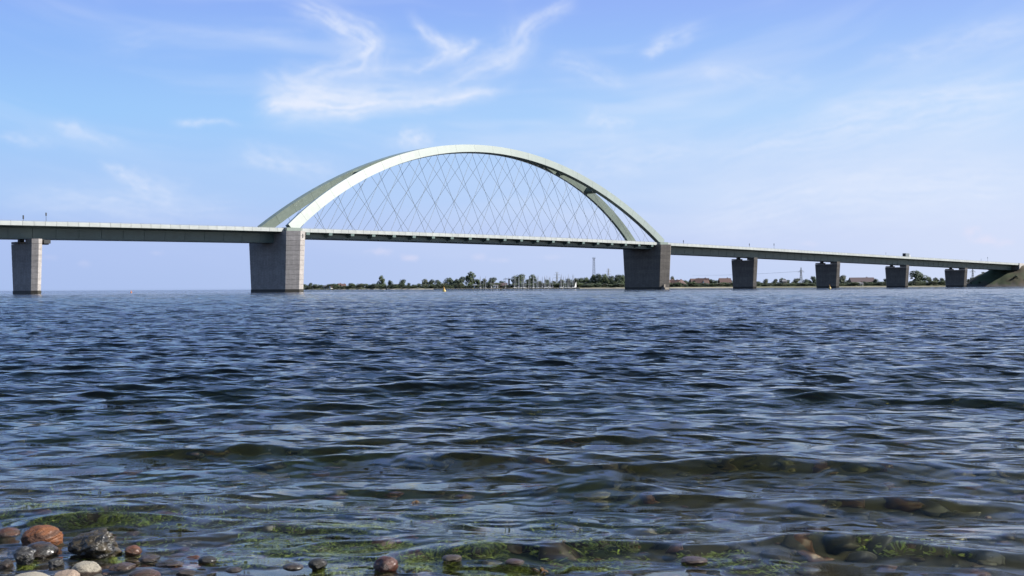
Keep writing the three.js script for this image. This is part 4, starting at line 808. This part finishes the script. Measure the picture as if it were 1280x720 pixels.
// ------------------------------------------------------------------ green weed: floating shreds and tufts on the bottom
{
  const r = rng(1234), N = 7500;
  const blade = new THREE.BufferGeometry(), bp = [], bi = []; for (let i = 0; i <= 5; i++) { const t = i / 5, w = 0.16 * Math.sin(Math.PI * (0.12 + 0.8 * t)), x = t - 0.5, y = 0.12 * Math.sin(t * 5), z = 0.18 * Math.sin(t * 3.6 + 1); bp.push(x, y, z - w, x, y + 0.05, z + w); if (i < 5) { const a = i * 2; bi.push(a, a + 1, a + 2, a + 1, a + 3, a + 2); } }
  blade.setAttribute('position', new THREE.Float32BufferAttribute(bp, 3)); blade.setIndex(bi); blade.computeVertexNormals();
  const mat = std({ color: 0xffffff, roughness: 0.35, side: THREE.DoubleSide });
  // patches seen in the photo: [x, y, half width, half height, share]
  const patches = [[60, 628, 90, 14, 0.4], [100, 655, 90, 6, 2.4], [70, 637, 80, 5, 2.0], [250, 625, 90, 25, 0.8], [270, 655, 70, 10, 0.7], [405, 665, 60, 8, 0.9], [445, 662, 40, 6, 1.0], [350, 682, 50, 7, 1.4], [395, 692, 60, 6, 1.3], [520, 702, 40, 9, 1.5], [475, 690, 40, 4, 0.8], [430, 710, 50, 7, 0.9], [300, 700, 60, 8, 0.8], [640, 675, 60, 8, 0.8], [590, 690, 40, 6, 0.8], [620, 715, 50, 6, 1.1], [730, 685, 60, 6, 0.5], [745, 707, 60, 5, 0.7], [680, 660, 90, 10, 0.35], [890, 703, 40, 5, 0.3], [950, 710, 50, 4, 0.2], [540, 650, 80, 12, 0.3], [480, 640, 90, 10, 0.25], [1140, 690, 70, 4, 0.25], [150, 690, 60, 10, 0.25], [140, 700, 12, 5, 0.5], [30, 708, 12, 4, 0.3], [410, 636, 60, 6, 0.35], [1040, 672, 90, 8, 0.12], [820, 668, 100, 12, 0.2], [185, 614, 120, 8, 0.35]];
  const tot = patches.reduce((s, p) => s + p[4], 0), spots = [], out = [0, 0, 0];
  for (const [px, py, rx, ry, s] of patches) { const n = Math.round(N * s / tot), sub = []; for (let k = 0; k < 9; k++) sub.push([(r() + r() - 1) * rx, (r() + r() - 1) * ry]); for (let i = 0; i < n; i++) { const c = sub[Math.floor(r() * 9)], X = px + c[0] + (r() + r() + r() - 1.5) * rx * 0.35, Y = py + c[1] + (r() + r() + r() - 1.5) * ry * 0.4; spots.push([X, Y]); } }
  const im = new THREE.InstancedMesh(blade, mat, spots.length), q = new THREE.Matrix4(), e = new THREE.Euler(), c = new THREE.Color();
  spots.forEach(([X, Y], i) => {
    const d = EYE * F / Math.max(60, Y - horizonY(X)), x = photoX(X, d), s = 0.008 + 0.024 * Math.pow(r(), 1.8);
    surface(x, -d, rowStep(d), out);
    q.makeRotationFromEuler(e.set((r() - 0.5) * 0.25, r() * 6.28, (r() - 0.5) * 0.25)); q.scale(new THREE.Vector3(s, s * 0.25, s)); q.setPosition(out[0], out[1] + 0.001 - 0.008 * r(), out[2]); im.setMatrixAt(i, q);
    const k = 0.55 + 0.9 * r(); im.setColorAt(i, c.setRGB(0.088 * k, 0.110 * k, 0.011 * k));
  });
  im.name = 'floating_weed'; im.userData = { kind: 'stuff', label: 'shreds of bright green weed floating at the water edge', category: 'seaweed' }; shadows(im); scene.add(im);
  // weed rooted on the bottom, moving in the shallows
  const B = 14000, bm = new THREE.InstancedMesh(blade, mat, B);
  for (let i = 0; i < B; i++) {
    let pick = r() * tot, pk = 0; while (pk < patches.length - 1 && pick > patches[pk][4]) pick -= patches[pk++][4];
    const p = patches[pk], X = p[0] + (r() - 0.5) * 2.2 * p[2], Y = p[1] + (r() - 0.5) * 3 * p[3], d = EYE * F / Math.max(60, Y - horizonY(X)) + 0.1, x = photoX(X, d), g = ground(x, -d), s = 0.014 + 0.028 * r();
    q.makeRotationFromEuler(e.set((r() - 0.5) * 1.2, r() * 6.28, 0.5 * (r() - 0.5))); q.scale(new THREE.Vector3(s, s, s)); q.setPosition(x, Math.min(-0.035, g + 0.02 + 0.05 * r()), -d); bm.setMatrixAt(i, q);
    const k = 0.6 + 0.8 * r(); bm.setColorAt(i, c.setRGB(0.075 * k, 0.098 * k, 0.011 * k));
  }
  bm.name = 'bottom_weed'; bm.userData = { kind: 'stuff', label: 'green weed growing on the shallow bottom', category: 'seaweed' }; shadows(bm); scene.add(bm);
  // brown scraps of bladder weed
  const brown = std({ color: lin(0.11, 0.06, 0.02), roughness: 0.35, side: THREE.DoubleSide });
  for (const [px, py, w, label] of [[517, 627, 12, 'small brown weed scrap floating far from the stones'], [702, 691, 8, 'tiny upright brown weed tuft floating among green shreds'], [672, 711, 24, 'long flat brown weed scrap floating among green shreds']]) {
    const d = EYE * F / (py - horizonY(px)), x = photoX(px, d), gs = []; surface(x, -d, rowStep(d), out);
    for (let k = 0; k < 7; k++) { const g = blade.clone(); const s = w * d / F * 0.55; g.scale(s, s * 1.6, s); g.rotateZ((r() - 0.5) * 1.2); g.rotateY(r() * 6.28); g.translate((r() - 0.5) * s, r() * s * 0.25, (r() - 0.5) * s); gs.push(g); }
    const m = single('weed_scrap', mergeGeometries(gs), brown, label, 'seaweed'); m.position.set(out[0], out[1] + 0.006, out[2]);
  }
}
console.log('foreground done');
renderer.render(scene, camera);
